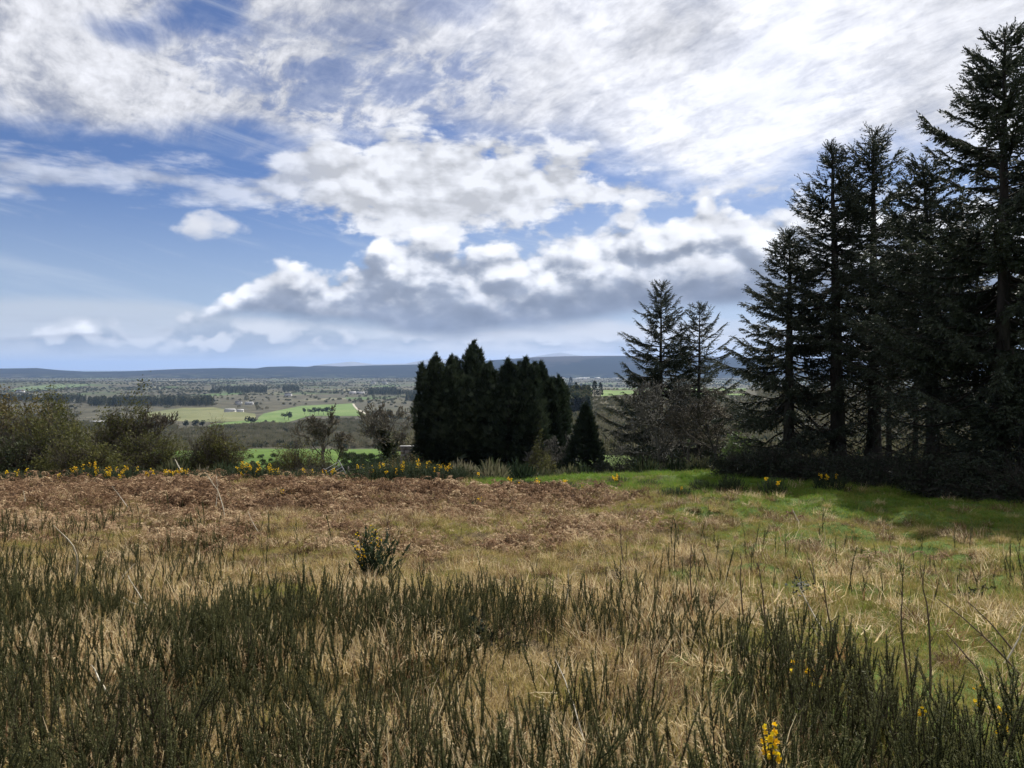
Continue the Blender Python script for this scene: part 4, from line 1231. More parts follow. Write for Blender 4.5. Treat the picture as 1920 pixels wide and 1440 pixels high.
def gorse_bush(label, x, y, rx, h, seed, n=260, blooms=0, per=16, group='gorse bushes along the field edge', tall=1.0, size=.026):
    r = np.random.default_rng(seed); h *= .76 if rx > .3 else 1
    o = thing('gorse_bush', label, 'gorse bush', (x, y, float(terrain(x, y)) - .05), 0, group)
    a = r.random(n) * 6.283; rr = np.sqrt(r.random(n)); dome = np.sqrt(np.maximum(1 - rr ** 2, 0)) 
    base = np.stack([np.cos(a) * rr * rx, np.sin(a) * rr * rx, (.05 + .62 * dome * (.35 + .65 * r.random(n))) * h], -1)
    d = np.stack([np.cos(a) * rr * .40, np.sin(a) * rr * .40, np.full(n, 1.0)], -1) + r.normal(0, .16, (n, 3))
    L = h * (.30 + .30 * r.random(n)) * tall if rx > .2 else h * (.14 + .70 * r.random(n) ** 2) * tall
    st = MB(); w = r.integers(0, 3, n); v = np.clip(.2 + .45 * r.random(n) + .3 * (base[:, 2] / h - .3), 0, 1)
    for k in range(3):
        m = w == k; bake(st, *GTW[k], frames(d[m], roll=r.random(m.sum()) * 6.28), L[m], base[m], v[m])
    # dark inner stems
    m2 = n // 4; b0 = np.stack([r.normal(0, .1 * rx, m2), r.normal(0, .1 * rx, m2), 0 * np.arange(m2)], -1)
    V, q = tubes(np.stack([b0, b0 * .5 + base[:m2] * .5, base[:m2]], 1), np.tile([.012, .009, .005], (m2, 1)), 3)
    wd = MB(); wd.put(V, None, q, .3)
    kind(st.obj('shoots', M_gorse, o), 'stuff'); kind(wd.obj('stems', M_twig, o), 'stuff')
    if blooms:
        blooms = max(1, int(blooms * 1.1)); per = max(5, int(per * .6)); size *= .66
        fl = MB(); tips = base + norm(d) * (L * .9)[:, None]
        order = np.argsort(-tips[:, 2] + r.normal(0, .25 * h, n))[:max(blooms * 2, 4)]
        cs = r.choice(order, min(blooms, len(order)), replace=False)
        for c in cs:
            t = r.random(per)
            p = base[c] + norm(d[c]) * (L[c] * (.45 + .55 * t))[:, None] + r.normal(0, .022, (per, 3))
            petals(fl, p, size, r)
        kind(fl.obj('flowers', M_yellow, o), 'stuff')
    return o

# ------------------------------------------------------------------ the spruce stand on the right
ST = 'tall spruces of the stand'
D = 27.0
spruce('leftmost spruce of the tall stand, low and wide with boughs reaching down to the brush', at(1480, 28), 28, 440, R=2.05, seed=101, cb=.30, low=.5, dens=.9, r0=.27, group=ST, wind=(-.15, 0))
spruce('slender spruce with a pointed top, just right of the low wide one', at(1572, 27), 27, 280, R=1.75, seed=102, dens=.85, cb=.50, low=.28, r0=.34, lean=(-.025, 0), group=ST)
spruce('tall spruce with a rounded dense head above open bare boughs', at(1638, 27), 27, 250, R=1.85, seed=103, dens=.85, cb=.56, low=.24, r0=.31, group=ST, lean=(-.006, 0))
spruce('spruce with its top bent over to the left, beside the tallest one', at(1752, 23), 23, 306, R=1.95, seed=104, dens=.9, cb=.46, low=.32, r0=.27, lean=(-.05, 0), group=ST)
spruce('tallest spruce, at the edge of the view, with long hanging boughs', at(1878, 20), 20, 66, R=2.6, seed=105, cb=.38, low=.6, step=.020, r0=.30, lean=(-.004, 0), dens=1.2, group=ST)
spruce('spruce cut off by the edge of the view, beside the tallest one', at(1975, 21), 21, 30, R=2.1, seed=106, cb=.45, low=.6, r0=.28, group=ST)
spruce('thin spruce stem behind, between the round-headed spruce and the bent-topped one', at(1668, 31), 31, 470, R=1.35, seed=107, cb=.55, low=.2, r0=.13, group=ST, step=.03)
spruce('thin spruce stem behind, just left of the bent-topped spruce', at(1716, 32), 32, 430, R=1.4, seed=108, cb=.5, low=.2, r0=.13, group=ST, step=.03)
spruce('thin spruce stem behind, between the bent-topped spruce and the tallest one', at(1829, 30), 30, 410, R=1.7, seed=109, cb=.5, low=.22, r0=.16, group=ST, step=.028)
spruce('short bushy spruce in front of the tallest trunk', at(1915, 18.5), 18.5, 690, R=1.4, seed=111, cb=.12, low=1.0, dens=1.1, group=ST, step=.045)
spruce('tall pointed spruce of the pair standing apart, the left one', at(1238, 50), 50, 530, R=3.1, seed=121, cb=.28, low=.6, r0=.26, dens=1.0, group='pair of spruces apart from the stand', step=.024)
spruce('open spruce of the pair standing apart, the thinner one on the right', at(1312, 50), 50, 572, R=2.8, seed=122, cb=.45, low=.22, r0=.24, dens=.72, group='pair of spruces apart from the stand', step=.03)

# ------------------------------------------------------------------ the dark clump in the middle
CL = 'dark conifers of the middle clump'
dc = 58.0
for (px, py, R, d, sd, n, tips, lab) in (
    (818, 674, 1.25, 57, 1, 3200, 1, 'narrow dark conifer with a pointed top, outermost on the left of the middle clump'),
    (846, 678, 1.7, 58, 2, 4200, 2, 'broad black-green conifer second from the left in the middle clump'),
    (888, 651, 1.85, 61, 3, 4600, 2, 'tallest conifer of the middle clump with a ragged plumed top'),
    (918, 690, 1.5, 59, 4, 3600, 1, 'dark conifer just right of the tallest in the middle clump'),
    (953, 685, 1.9, 57, 5, 4600, 2, 'wide rounded dark conifer at the centre of the middle clump'),
    (986, 682, 1.2, 59, 6, 3200, 1, 'slim conifer with a spiky tip right of the rounded one'),
    (1014, 690, 1.5, 60, 7, 3800, 2, 'loose topped conifer near the right end of the middle clump'),
    (1040, 716, 1.0, 63, 8, 2600, 1, 'lowest conifer at the right end of the middle clump')):
    cypress(lab, at(px, d), d, py, R, 200 + sd, n, tips, CL, size=1.05)
cypress('small dark cone-shaped conifer standing alone right of the middle clump', at(1098, 52), 52, 764, 1.45, 231, 4200, -1, None, size=.8, wiggle=.3, sharp=.75, wide=1.0)

# ------------------------------------------------------------------ bare trees
bare_tree('bare_tree', 'leafless round-headed tree in the hedge beside the green meadow', at(606, 92), 92, 8.6, 301, 1.05, levels=6, forks=(7, 5, 4, 4, 3), base_r=.22)
bare_tree('bare_tree', 'slender leafless sapling leaning beside the round-headed bare tree', at(626, 92), 92, 5.2, 302, .8, (.25, 0), levels=5, forks=(5, 4, 4, 3), base_r=.10)
o, ln = bare_tree('bare_tree', 'leaning bare tree with an ivy covered trunk left of the middle clump', at(742, 88), 88, 8.8, 303, 1.1, (-.35, 0), levels=6, forks=(7, 5, 4, 4, 3), base_r=.22)
r = np.random.default_rng(304); n = 2600
u = r.random(n) ** .8; pos = np.stack([-.35 * u ** 1.3 * 8.8 * .62 + r.normal(0, .42, n), r.normal(0, .42, n), u * 8.8 * .66], -1)
iv = MB(); bake(iv, LEAF, LEAF_T, frames(r.normal(0, 1, (n, 3))), .22 + .2 * r.random(n), pos, r.random(n)); kind(iv.obj('ivy', M_ivy, o), 'stuff')
bare_tree('bare_tree', 'pale leafless tree in front of the pair of spruces', at(1232, 38), 38, 5.6, 305, 1.25, (.05, 0), None, M_palebare, levels=6, forks=(7, 5, 5, 4, 3), base_r=.10, first=.1)
bare_tree('bare_tree', 'grey leafless tree with wide low boughs at the foot of the thinner spruce', at(1292, 37), 37, 4.6, 306, 1.35, (.1, 0), None, M_bare, levels=6, forks=(6, 5, 4, 4, 3), base_r=.09, first=.12)
bare_tree('bare_tree', 'small pale bare tree between the middle clump and the cone-shaped conifer', at(1045, 54), 54, 4.4, 307, 1.1, (.1, 0), None, M_palebare, levels=6, forks=(6, 5, 4, 4, 3), base_r=.09, first=.15)
bare_tree('bare_tree', 'dark crooked bare trunk leaning left of the tall stand', at(1352, 34), 34, 4.0, 308, .9, (-.3, 0), M_bark, M_twig, levels=5, forks=(5, 4, 4, 3), base_r=.09)

# ------------------------------------------------------------------ hedges and thickets
HG = 'tangled hedge along the left of the field'
bush('hawthorn_bush', 'rust tinged hawthorn bush at the left end of the hedge', at(22, 37), 37, 2.4, 1.6, 4.3, 401, 9500, 500, .10, M_rusty, M_bare, group=HG)
bush('hawthorn_bush', 'green topped bush rising above the rusty hawthorn', at(112, 39), 39, 2.1, 1.5, 4.7, 402, 9500, 450, .10, M_hedge, M_bare, group=HG, lumps=.4)
bush('hawthorn_bush', 'dense dark bush with pale bare twigs in the middle of the left hedge', at(85, 34), 34, 2.4, 1.3, 3.0, 403, 7000, 700, .085, M_hedge, M_palebare, group=HG)
bush('hawthorn_bush', 'windswept hawthorn leaning to the right at the end of the left hedge', at(188, 36), 36, 1.8, 1.3, 3.6, 404, 7500, 700, .085, M_hedge, M_bare, (.35, 0), group=HG)
bush('hawthorn_bush', 'ragged grey bush below the windswept hawthorn', at(262, 35), 35, 1.9, 1.2, 2.3, 405, 4200, 800, .07, M_hedge, M_bare, (.2, 0), group=HG)
bush('hawthorn_bush', 'low dark twiggy bush in front of the windswept hawthorn', at(20, 33), 33, 2.0, 1.2, 1.8, 411, 4000, 800, .08, M_ivy, M_bare, group=HG)
bush('hawthorn_bush', 'low tangled bush under the leaning hawthorn', at(165, 32), 32, 1.9, 1.1, 1.9, 412, 4200, 700, .08, M_hedge, M_bare, group=HG)
bare_tree('hawthorn_tree', 'dark leaning hawthorn limb sticking out of the left hedge', at(196, 36.5), 36.5, 3.7, 406, .45, (1.0, 0), M_bark, M_bare, levels=6, forks=(9, 5, 4, 3, 2), base_r=.13, first=.2, up=.5)
r = np.random.default_rng(407)
bush('hedge_bush', 'rounded dark green bush between the left hedge and the meadow', at(400, 36), 36, 1.65, 1.2, 2.7, 408, 5200, 900, .075, M_hedge, M_bare, lumps=.28)
bush('hedge_bush', 'thin bare bush left of the rounded dark green bush', at(318, 36), 36, 1.2, 1.0, 1.6, 409, 2200, 700, .07, M_hedge, M_bare)
bush('hedge_bush', 'broad green bush in front of the round-headed bare tree', at(566, 46), 46, 2.2, 1.5, 2.7, 410, 5200, 800, .085, M_hedge, M_bare, lumps=.25)
bush('bramble_heap', 'grey heap of dead brambles beside the leaning gate', at(605, 42), 42, 1.7, 1.1, 1.25, 413, 500, 1900, .06, M_bramble, M_palebare, cat='brambles')
bush('hedge_bush', 'dark bush at the foot of the ivy covered tree', at(762, 80), 80, 2.6, 1.6, 3.0, 414, 4200, 400, .16, M_ivy, M_bare)
bush('hedge_bush', 'brownish leafy bush in front of the stone wall', at(752, 50), 50, 1.9, 1.3, 2.25, 415, 4200, 500, .08, M_rusty, M_bare)
bush('hedge_bush', 'yellow-green bush growing up against the stone wall', at(775, 55), 55, 1.4, 1.0, 2.5, 416, 3400, 300, .085, M_lime, M_bare)
bush('hedge_bush', 'low bush in the dip left of the dark clump', at(706, 47), 47, 1.7, 1.2, 1.3, 417, 3000, 500, .07, M_hedge, M_bare)
bush('hedge_bush', 'glossy grey-green bush at the right foot of the middle clump', at(1020, 46), 46, 1.35, 1.0, 2.0, 418, 4200, 300, .075, M_hedge, M_bare)
bush('hedge_bush', 'upright green bush under the loose topped conifer', at(1010, 52), 52, 1.0, .9, 3.4, 419, 3600, 300, .08, M_hedge, M_bare)
for i, (px, d, rx, h, lab) in enumerate((
    (1150, 45, 1.8, 1.9, 'low black thicket right of the cone-shaped conifer'), (1205, 41, 1.7, 2.2, 'dark thicket under the pale bare tree'),
    (1265, 41, 1.6, 1.9, 'dark thicket between the trunks of the pair of spruces'), (1330, 38, 1.3, 1.8, 'dark thicket right of the thinner spruce'),
    (980, 50, 1.7, 1.7, 'black thicket at the front of the middle clump'), (880, 51, 2.2, 1.7, 'black undergrowth under the tallest middle conifer'), (1070, 47, 1.2, 1.4, 'dark scrub in front of the cone-shaped conifer'))):
    bush('thicket', lab, at(px, d), d, rx, 1.2, h, 430 + i, 3000, 700, .085, M_bramble, M_twig, cat='thicket')
bush('hedge_bush', 'bright green young bush in the gap left of the tall stand', at(1384, 31), 31, .85, .7, 1.75, 440, 2600, 350, .06, M_lime, M_bare, open_=.2)
for i, (px, d, rx, h, lab) in enumerate((
    (1400, 25.5, 1.5, .75, 'outermost bramble thicket at the left foot of the tall stand'), (1470, 24.5, 1.6, .85, 'bramble thicket below the low wide spruce'),
    (1545, 23.5, 1.5, .85, 'bramble thicket below the slender pointed spruce'), (1625, 22.5, 1.5, .85, 'bramble thicket below the round-headed spruce'),
    (1700, 21.0, 1.5, .85, 'bramble thicket below the bent-topped spruce'), (1780, 19.5, 1.5, 1.05, 'bramble thicket just left of the tallest trunk'),
    (1865, 18.0, 1.5, 1.0, 'bramble thicket in front of the tallest trunk'), (1945, 16.8, 1.4, 1.0, 'bramble thicket at the edge of the view under the spruces'))):
    bush('bramble_thicket', lab, at(px, d), d, rx, 1.2, h, 450 + i, 3600, 900, .055, M_bramble, M_twig, cat='brambles', group='brambles at the foot of the spruces')

# ------------------------------------------------------------------ gorse along the field edge
GB = [  # column, distance, radius, height, shoots, blooms, label
    (28, 26.5, .8, 0.75, 300, 5, 'gorse bush with sparse yellow bloom at the left end of the edge'),
    (92, 27.0, .7, 0.70, 260, 4, 'gorse bush with a little yellow bloom under the rusty hawthorn'),
    (165, 27.2, .8, 0.95, 320, 13, 'gorse bush full of yellow flowers under the green topped bush'),
    (208, 27.0, .75, 0.85, 300, 15, 'gorse bush thick with yellow flowers right of the fullest one'),
    (250, 27.3, .7, 0.75, 280, 6, 'gorse bush with scattered yellow flowers beside a white dead branch'),
    (285, 27.0, .6, 0.70, 240, 5, 'small gorse bush with orange-yellow flowers near the white dead branch'),
    (340, 26.8, .8, 0.72, 300, 10, 'low gorse bush with yellow flowers below the forked white branch'),
    (395, 27.5, .8, 0.60, 280, 0, 'low dark gorse bush without bloom in front of the rounded green bush'),
    (450, 27.0, .75, 1.00, 320, 16, 'gorse bush with the tallest yellow flower spikes on the edge'),
    (482, 27.2, .65, 0.85, 260, 9, 'gorse bush with yellow flowers right of the tallest spikes'),
    (520, 27.0, .55, 0.80, 240, 8, 'narrow gorse bush with an upright yellow flower spike'),
    (570, 27.5, .8, 0.65, 280, 2, 'grey-green gorse bush nearly without bloom in front of the meadow'),
    (622, 27.4, .55, 0.75, 230, 6, 'gorse bush with orange flowers below the leaning gate'),
    (692, 26.5, .85, 0.90, 380, 5, 'dense round gorse bush with a few flowers right of the gap'),
    (738, 26.8, .8, 0.95, 360, 9, 'round gorse bush with yellow flowers on its left shoulder'),
    (790, 26.6, .95, 1.00, 420, 9, 'largest round gorse bush with yellow tips before the stone wall'),
    (840, 26.2, .75, 0.85, 340, 8, 'gorse bush with two yellow clusters before the dark clump'),
    (890, 27.4, .5, 0.55, 200, 1, 'small gorse bush before the tallest middle conifer'),
    (965, 23.6, .65, 0.46, 320, 3, 'dark spiky gorse bush on the green strip'),
    (1000, 23.2, .6, 0.43, 300, 4, 'gorse bush with a yellow tuft on the green strip'),
    (1050, 22.8, .75, 0.46, 340, 2, 'brown-green gorse bush with one flower on the green strip'),
    (1100, 23.4, .5, 0.31, 180, 1, 'low brown gorse bush in front of the cone-shaped conifer'),
    (1150, 22.3, .55, 0.37, 220, 0, 'low flowerless gorse bush below the single flower spike'),
    (1162, 24.5, .35, 0.40, 120, 4, 'single yellow flowering gorse spike against the bright green grass'),
    (1215, 23.2, .5, 0.40, 200, 0, 'loose dark gorse bush before the pair of spruces'),
    (1270, 20.4, .5, 0.50, 220, 1, 'open gorse bush on the green grass below the thinner spruce'),
    (1318, 21.6, .4, 0.43, 170, 0, 'upright dark gorse bush right of the open one'),
    (1372, 19.8, .35, 0.75, 150, 0, 'upright gorse bush at the edge of the spruce shade'),
    (1450, 18.4, .30, 0.50, 120, 2, 'small gorse bush with a yellow tuft in front of the brambles'),
    (1560, 19.6, .40, 0.70, 150, 3, 'gorse bush with dull orange flowers in the spruce shade'),
]
for i, (px, d, rx, h, n, b, lab) in enumerate(GB):
    gorse_bush(lab, at(px, d), d, rx, h, 500 + i, n, b, 22, size=.034)
gorse_bush('gorse bush with a few yellow flowers alone in the brown grass on the left', at(522, 19), 19, .32, .50, 540, 90, 3, 12, None)
x_, y_ = ground_at(700, 1092)
gorse_bush('small dark gorse bush with yellow flowers standing alone in the middle of the grass', x_, y_, .15, .52, 541, 80, 7, 14, None, 1.35, .022)
gorse_bush('tiny gorse plant with one flower in the bracken', at(890, 18), 18, .22, .35, 542, 50, 1, 12, None)

# flowering shoots near the viewer
def flower_shoot(label, px, py, tall, seed, n, size=.020):
    """spiny shoot carrying yellow pea flowers near its tip; px, py is the base of it"""
    r = np.random.default_rng(seed)
    x, y = ground_at(px, py)
    z = float(terrain(x, y))
    a, b = shoot_mesh(seed, tall, 120)
    o = thing('flowering_gorse_shoot', label, 'gorse shoot', (x, y, z - .02), 0, None)
    a.obj('spines', M_shoot, o); b.obj('stem', M_shootstem, o)
    fl = MB(); t = r.random(n)
    P = np.concatenate(b.V)[:24].reshape(6, 4, 3).mean(1)
    s = .60 + .40 * t; u = np.linspace(0, 1, 6)
    pos = np.stack([np.interp(np.minimum(s, 1), u, P[:, i]) for i in range(3)], -1)
    az = r.random(n) * 6.28
    pos += np.stack([np.cos(az), np.sin(az), 0 * az], -1) * (.018 + .012 * r.random(n))[:, None]
    petals(fl, pos, size, r); kind(fl.obj('flowers', M_yellow, o), 'stuff')
    return o
flower_shoot('gorse shoot with the largest bright yellow flowers, lowest in the foreground', 1458, 1520, .36, 551, 30, .0145)
flower_shoot('gorse shoot with a small yellow crown beside the rusty grass', 1484, 1330, .36, 552, 16, .014)
flower_shoot('gorse shoot with two yellow flowers low on the right', 1748, 1420, .30, 553, 9, .013)
flower_shoot('gorse shoot with orange-yellow flowers in the rusty grass', 1535, 1345, .30, 554, 9, .013)
flower_shoot('gorse shoot with yellow flowers at the far lower right', 1880, 1440, .32, 555, 14, .013)
flower_shoot('gorse shoot with a faint yellow tip right of the rusty grass', 1848, 1380, .30, 556, 8, .012)

# stalks ---------------------------------------------------------------------------------
def stalk(name, label, base, tip, depth_tip, rad, seed, mat, bend=.06, cat='stalk', group=None, side=0, knob=False):
    """a dead stalk from where it stands to a tip; base and tip are photo pixels, the tip at its own distance"""
    r = np.random.default_rng(seed)
    x, y = ground_at(*base); z = float(terrain(x, y))
    d2 = y + depth_tip
    p1 = np.array([at(tip[0], d2), d2, ztop(tip[1], d2)]); p0 = np.array([x, y, z])
    K = 9; u = np.linspace(0, 1, K)[:, None]
    P = (p1 - p0) * u
    L = np.linalg.norm(p1 - p0)
    P += np.sin(np.pi * u) * np.array([bend * L * (1 if r.random() > .5 else -1), 0, bend * L * .5]) + r.normal(0, .006 * L, (K, 3)) * u
    o = thing(name, label, cat, tuple(p0), 0, group)
    mb = MB(); V, q = tubes(P[None], np.linspace(rad, rad * .35, K)[None], 5); mb.put(V, None, q, np.repeat(.3 + .6 * r.random(K), 5))
    mb.obj('stem', mat, o, True)
    if side:
        sb = MB()
        t = .35 + .6 * r.random(side); pos = np.stack([np.interp(t, u[:, 0], P[:, i]) for i in range(3)], -1)
        d = norm(np.broadcast_to(p1 - p0, (side, 3))) * .8 + r.normal(0, .5, (side, 3))
        Q = np.stack([pos, pos + norm(d) * .04 * L, pos + norm(d) * .11 * L + np.array([0, 0, .01 * L])], 1)
        V, q = tubes(Q, np.tile([rad * .5, rad * .35, rad * .15], (side, 1)), 3); sb.put(V, None, q, .5); sb.obj('side_twigs', mat, o)
    if knob:
        kb = MB(); n = 60
        pos = P[-1] + r.normal(0, .035, (n, 3)) + np.array([.03, 0, -.01])
        bake(kb, LEAF, LEAF_T, frames(r.normal(0, 1, (n, 3))), .022 + .02 * r.random(n), pos, r.random(n) * .3); kb.obj('withered_leaves', M_bramble, o)
    return o
stalk('dead_stalk', 'long pale curved stalk arching in the brown grass at the left', (128, 1118), (97, 985), -.6, .011, 601, M_stalk, .13)
stalk('dead_stalk', 'short white stick lying in the dark gorse lower left', (212, 1335), (166, 1250), .25, .010, 602, M_stalk, .02)
stalk('dead_stalk', 'pale stalk crossing another, left of the middle', (292, 1172), (235, 1080), .1, .008, 603, M_stalk, .02)
stalk('dead_stalk', 'thin pale stalk lying crossways over the crossing one', (335, 1172), (198, 1112), .7, .006, 604, M_stalk, .02)
stalk('dead_stalk', 'pale twig slanting up beside the crossing stalks', (214, 1100), (250, 1058), .2, .006, 605, M_stalk, .03)
stalk('dead_stalk', 'short pale upright stalk at the far left of the slope', (45, 955), (41, 921), -.1, .014, 606, M_stalk, .02)
stalk('dead_stalk', 'thin grey branching stalk below the yellow spikes', (420, 982), (385, 890), .3, .010, 607, M_stalk, .08, side=6)
stalk('dead_stalk', 'thin forked grey stalk standing up to the gorse edge', (400, 965), (405, 893), .2, .008, 608, M_stalk, .04, side=5)
stalk('dead_stalk', 'pale slanting stalk under the gorse edge on the left', (243, 962), (208, 912), .4, .008, 609, M_stalk, .01)
stalk('dead_stalk', 'pale stalk tipped with withered dark leaves on the right', (1548, 1188), (1498, 1096), .4, .009, 610, M_stalk, .01, knob=True)
stalk('dead_stalk', 'second thin pale stalk beside the leaf tipped one', (1540, 1205), (1526, 1172), .1, .005, 611, M_stalk, .01)
stalk('dead_stalk', 'white curved stick low in the foreground right of centre', (1255, 1395), (1368, 1362), .3, .008, 612, M_stalk, .05)
stalk('dead_stalk', 'pale upright stalk rising from the dark gorse right of centre', (1060, 1160), (1066, 1068), .1, .006, 613, M_stalk, .03)
stalk('dead_stalk', 'pair of bleached blades at the edge of the spruce shade', (1503, 985), (1488, 955), .1, .010, 614, M_stalk, .05, side=4)
stalk('dead_stalk', 'pale stalk at the right edge of the view', (1890, 1250), (1925, 1175), .1, .008, 615, M_stalk, .05)
stalk('dead_stalk', 'thin pale stalk in the tawny grass left of the dark gorse bush', (490, 1010), (463, 960), .2, .007, 616, M_stalk, .05)
stalk('dead_stalk', 'pale stalk leaning in the foreground left of centre', (388, 1352), (402, 1310), .1, .006, 617, M_stalk, .02)
stalk('dead_stalk', 'long thin bleached stalk in the foreground centre', (1105, 1440), (1042, 1240), .5, .005, 618, M_stalk, .03)
DS = 'tall thin dark stems standing in the grass'
for i, (b, t, lab) in enumerate((
    ((1750, 1335), (1733, 1075), 'tallest straight dark stem on the right'), ((1440, 1215), (1422, 1055), 'straight dark stem left of the leaf tipped stalk'),
    ((1400, 1180), (1392, 1040), 'thin dark stem just left of the straight one'), ((1302, 1150), (1298, 1020), 'thin dark stem above the dark gorse right of centre'),
    ((1920, 1270), (1765, 1125), 'long dark stem slanting down to the right edge'), ((1915, 1235), (1820, 1130), 'second slanting dark stem at the right edge'),
    ((1712, 1300), (1695, 1105), 'dark stem with side twigs left of the tallest one'), ((1595, 1290), (1545, 1090), 'crooked dark stem right of the leaf tipped stalk'),
    ((1870, 1290), (1780, 1190), 'short slanting dark stem below the long one'), ((735, 1060), (720, 962), 'dark stem rising from the small lone gorse bush'),
    ((1530, 1120), (1525, 1050), 'short thin dark stem in the red-brown bracken'), ((1170, 1060), (1165, 985), 'thin dark stem in the green patch right of centre'))):
    stalk('dark_stem', lab, b, t, .25, .009, 630 + i, M_darkstalk, .03, group=DS, side=7 if i in (6, 7, 9) else 2)
stalk('dead_branch', 'white forked dead branch standing in front of the left hedge', (356, 905), (327, 862), .2, .035, 650, M_stalk, .08, 'branch', side=5)
stalk('dead_branch', 'short white broken branch in the gorse of the left hedge', (262, 905), (270, 886), .1, .035, 651, M_stalk, .03, 'branch')
x_, y_ = ground_at(1850, 1125)
bush('bramble_plant', 'low dark leafy bramble sprawling in the grass on the right', x_, y_, .34, .26, .18, 660, 320, 40, .035, M_bramble, M_twig, cat='brambles')
x_, y_ = ground_at(890, 1215)
bush('bramble_plant', 'dark glossy leaved bramble among the gorse shoots in the middle foreground', x_, y_, .42, .3, .30, 661, 420, 50, .032, M_bramble, M_twig, cat='brambles')
x_, y_ = ground_at(40, 1432)
bush('bramble_plant', 'small leafy bramble in the lower left corner', x_, y_, .25, .2, .16, 662, 120, 20, .030, M_bramble, M_twig, cat='brambles')

# rusty tufts as things of their own
def tuft(label, px, py, w, seed, tintv):
    r = np.random.default_rng(seed); x, y = ground_at(px, py)
    V, q, v = blades(r=r, n=150, lmin=.10, lmax=.26, w=.006, lean=.8, curl=.45, spread=w)
    o = thing('grass_tussock', label, 'tussock', (x, y, float(terrain(x, y)) - .01), 0)
    link('blades', new_mesh('blades', V, q, leaf_mat('tussock_%d' % seed, tintv, .35, .7, .1), {'v': v}), o)
tuft('rusty orange grass tussock beside the small yellow crown of gorse', 1515, 1275, .16, 701, [(0, (.20, .09, .035)), (.6, (.42, .21, .085)), (1, (.56, .36, .18))])
tuft('small rust coloured tussock right of the large rusty one', 1572, 1245, .09, 702, [(0, (.20, .10, .04)), (.6, (.45, .25, .11)), (1, (.55, .36, .2))])
tuft('bright straw tussock left of the middle bare shoots', 788, 1060, .14, 703, [(0, (.28, .19, .08)), (.6, (.52, .38, .19)), (1, (.66, .54, .32))])
tuft('golden straw tussock right of the dark gorse patch', 985, 1118, .15, 704, [(0, (.26, .17, .06)), (.6, (.50, .35, .13)), (1, (.64, .50, .25))])
tuft('pale yellow straw tussock between the gorse shoots right of centre', 1110, 1180, .15, 705, [(0, (.30, .22, .08)), (.6, (.55, .42, .18)), (1, (.68, .56, .32))])

# ------------------------------------------------------------------ gate, rails, wall
M_galv = flat_mat('galvanised_steel', (.30, .31, .33), .5, .3, 8)
M_rail = flat_mat('weathered_rail', (.10, .09, .078), .9, .35, 9)
M_wallst = flat_mat('wall_stone', (.22, .21, .19), .95, .35, 5)
M_cope = flat_mat('pale_coping', (.42, .42, .40), .9, .2, 4)
d = 41.0; gx = at(634, d); gz = float(terrain(gx, d))
gate = thing('field_gate', 'small grey metal gate leaning askew beside the bramble heap', 'gate', (gx, d, ztop(897, d)))
gate.rotation_euler = (radians(-14), radians(-24), radians(38))
for i in range(5):
    mb = MB(); V, q = tubes(np.array([[[-.48, 0, .10 + .17 * i], [0, 0, .10 + .17 * i], [.48, 0, .10 + .17 * i]]]), np.full((1, 3), .020), 6); mb.put(V, None, q); mb.obj('bar', M_galv, gate, True)
for sx in (-.48, .48):
    mb = MB(); V, q = tubes(np.array([[[sx, 0, -.45], [sx, 0, .3], [sx, 0, .88]]]), np.full((1, 3), .026), 6); mb.put(V, None, q); mb.obj('upright', M_galv, gate, True)
d = 46.0; fx = at(650, d)
fence = thing('rail_fence', 'low weathered rail fence across the dip behind the gorse', 'fence', (fx, d, ztop(899, d)))
r = np.random.default_rng(720)
for i in range(4):
    P = np.array([[[0, 0, .08 + .17 * i], [.75, .05, .10 + .17 * i + r.normal(0, .03)], [1.6, .1, .12 + .18 * i + r.normal(0, .04)]]])
    mb = MB(); V, q = tubes(P, np.full((1, 3), .032), 6); mb.put(V, None, q); mb.obj('rail', M_rail, fence)
for xx in (0.05, .8, 1.55):
    mb = MB(); mb.box((xx, .08, .1), (.09, .09, 1.35)); mb.obj('post', M_rail, fence)
d = 60.0; wx = at(773, d)
wz = float(terrain(wx, d)); top = ztop(836, d)
wall = thing('stone_wall', 'stone wall with a pale flat coping at the left edge of the middle clump', 'wall', (wx, d, wz - .1))
H_ = top - wz + .1 - .09
r = np.random.default_rng(721)
mb = MB(); mb.box((0, .06, H_ / 2), (1.9, .26, H_ - .01)); mb.obj('core', M_wallst, wall)
zz = 0.0; sm = None
while zz < H_ - .12:
    hh = min(.24 + .10 * r.random(), H_ - zz); xx = -.95
    while xx < .94:
        ww = min(.28 + .3 * r.random(), .95 - xx)
        mb = MB(); mb.box((xx + ww / 2, -.085 - .02 * r.random(), zz + hh / 2), (ww - .02, .10, hh - .02), r.normal(0, .015)); mb.obj('stone', M_wallst, wall)
        xx += ww
    zz += hh
mb = MB(); mb.box((0, 0, H_ + .045), (2.0, .46, .09)); mb.obj('coping', M_cope, wall)

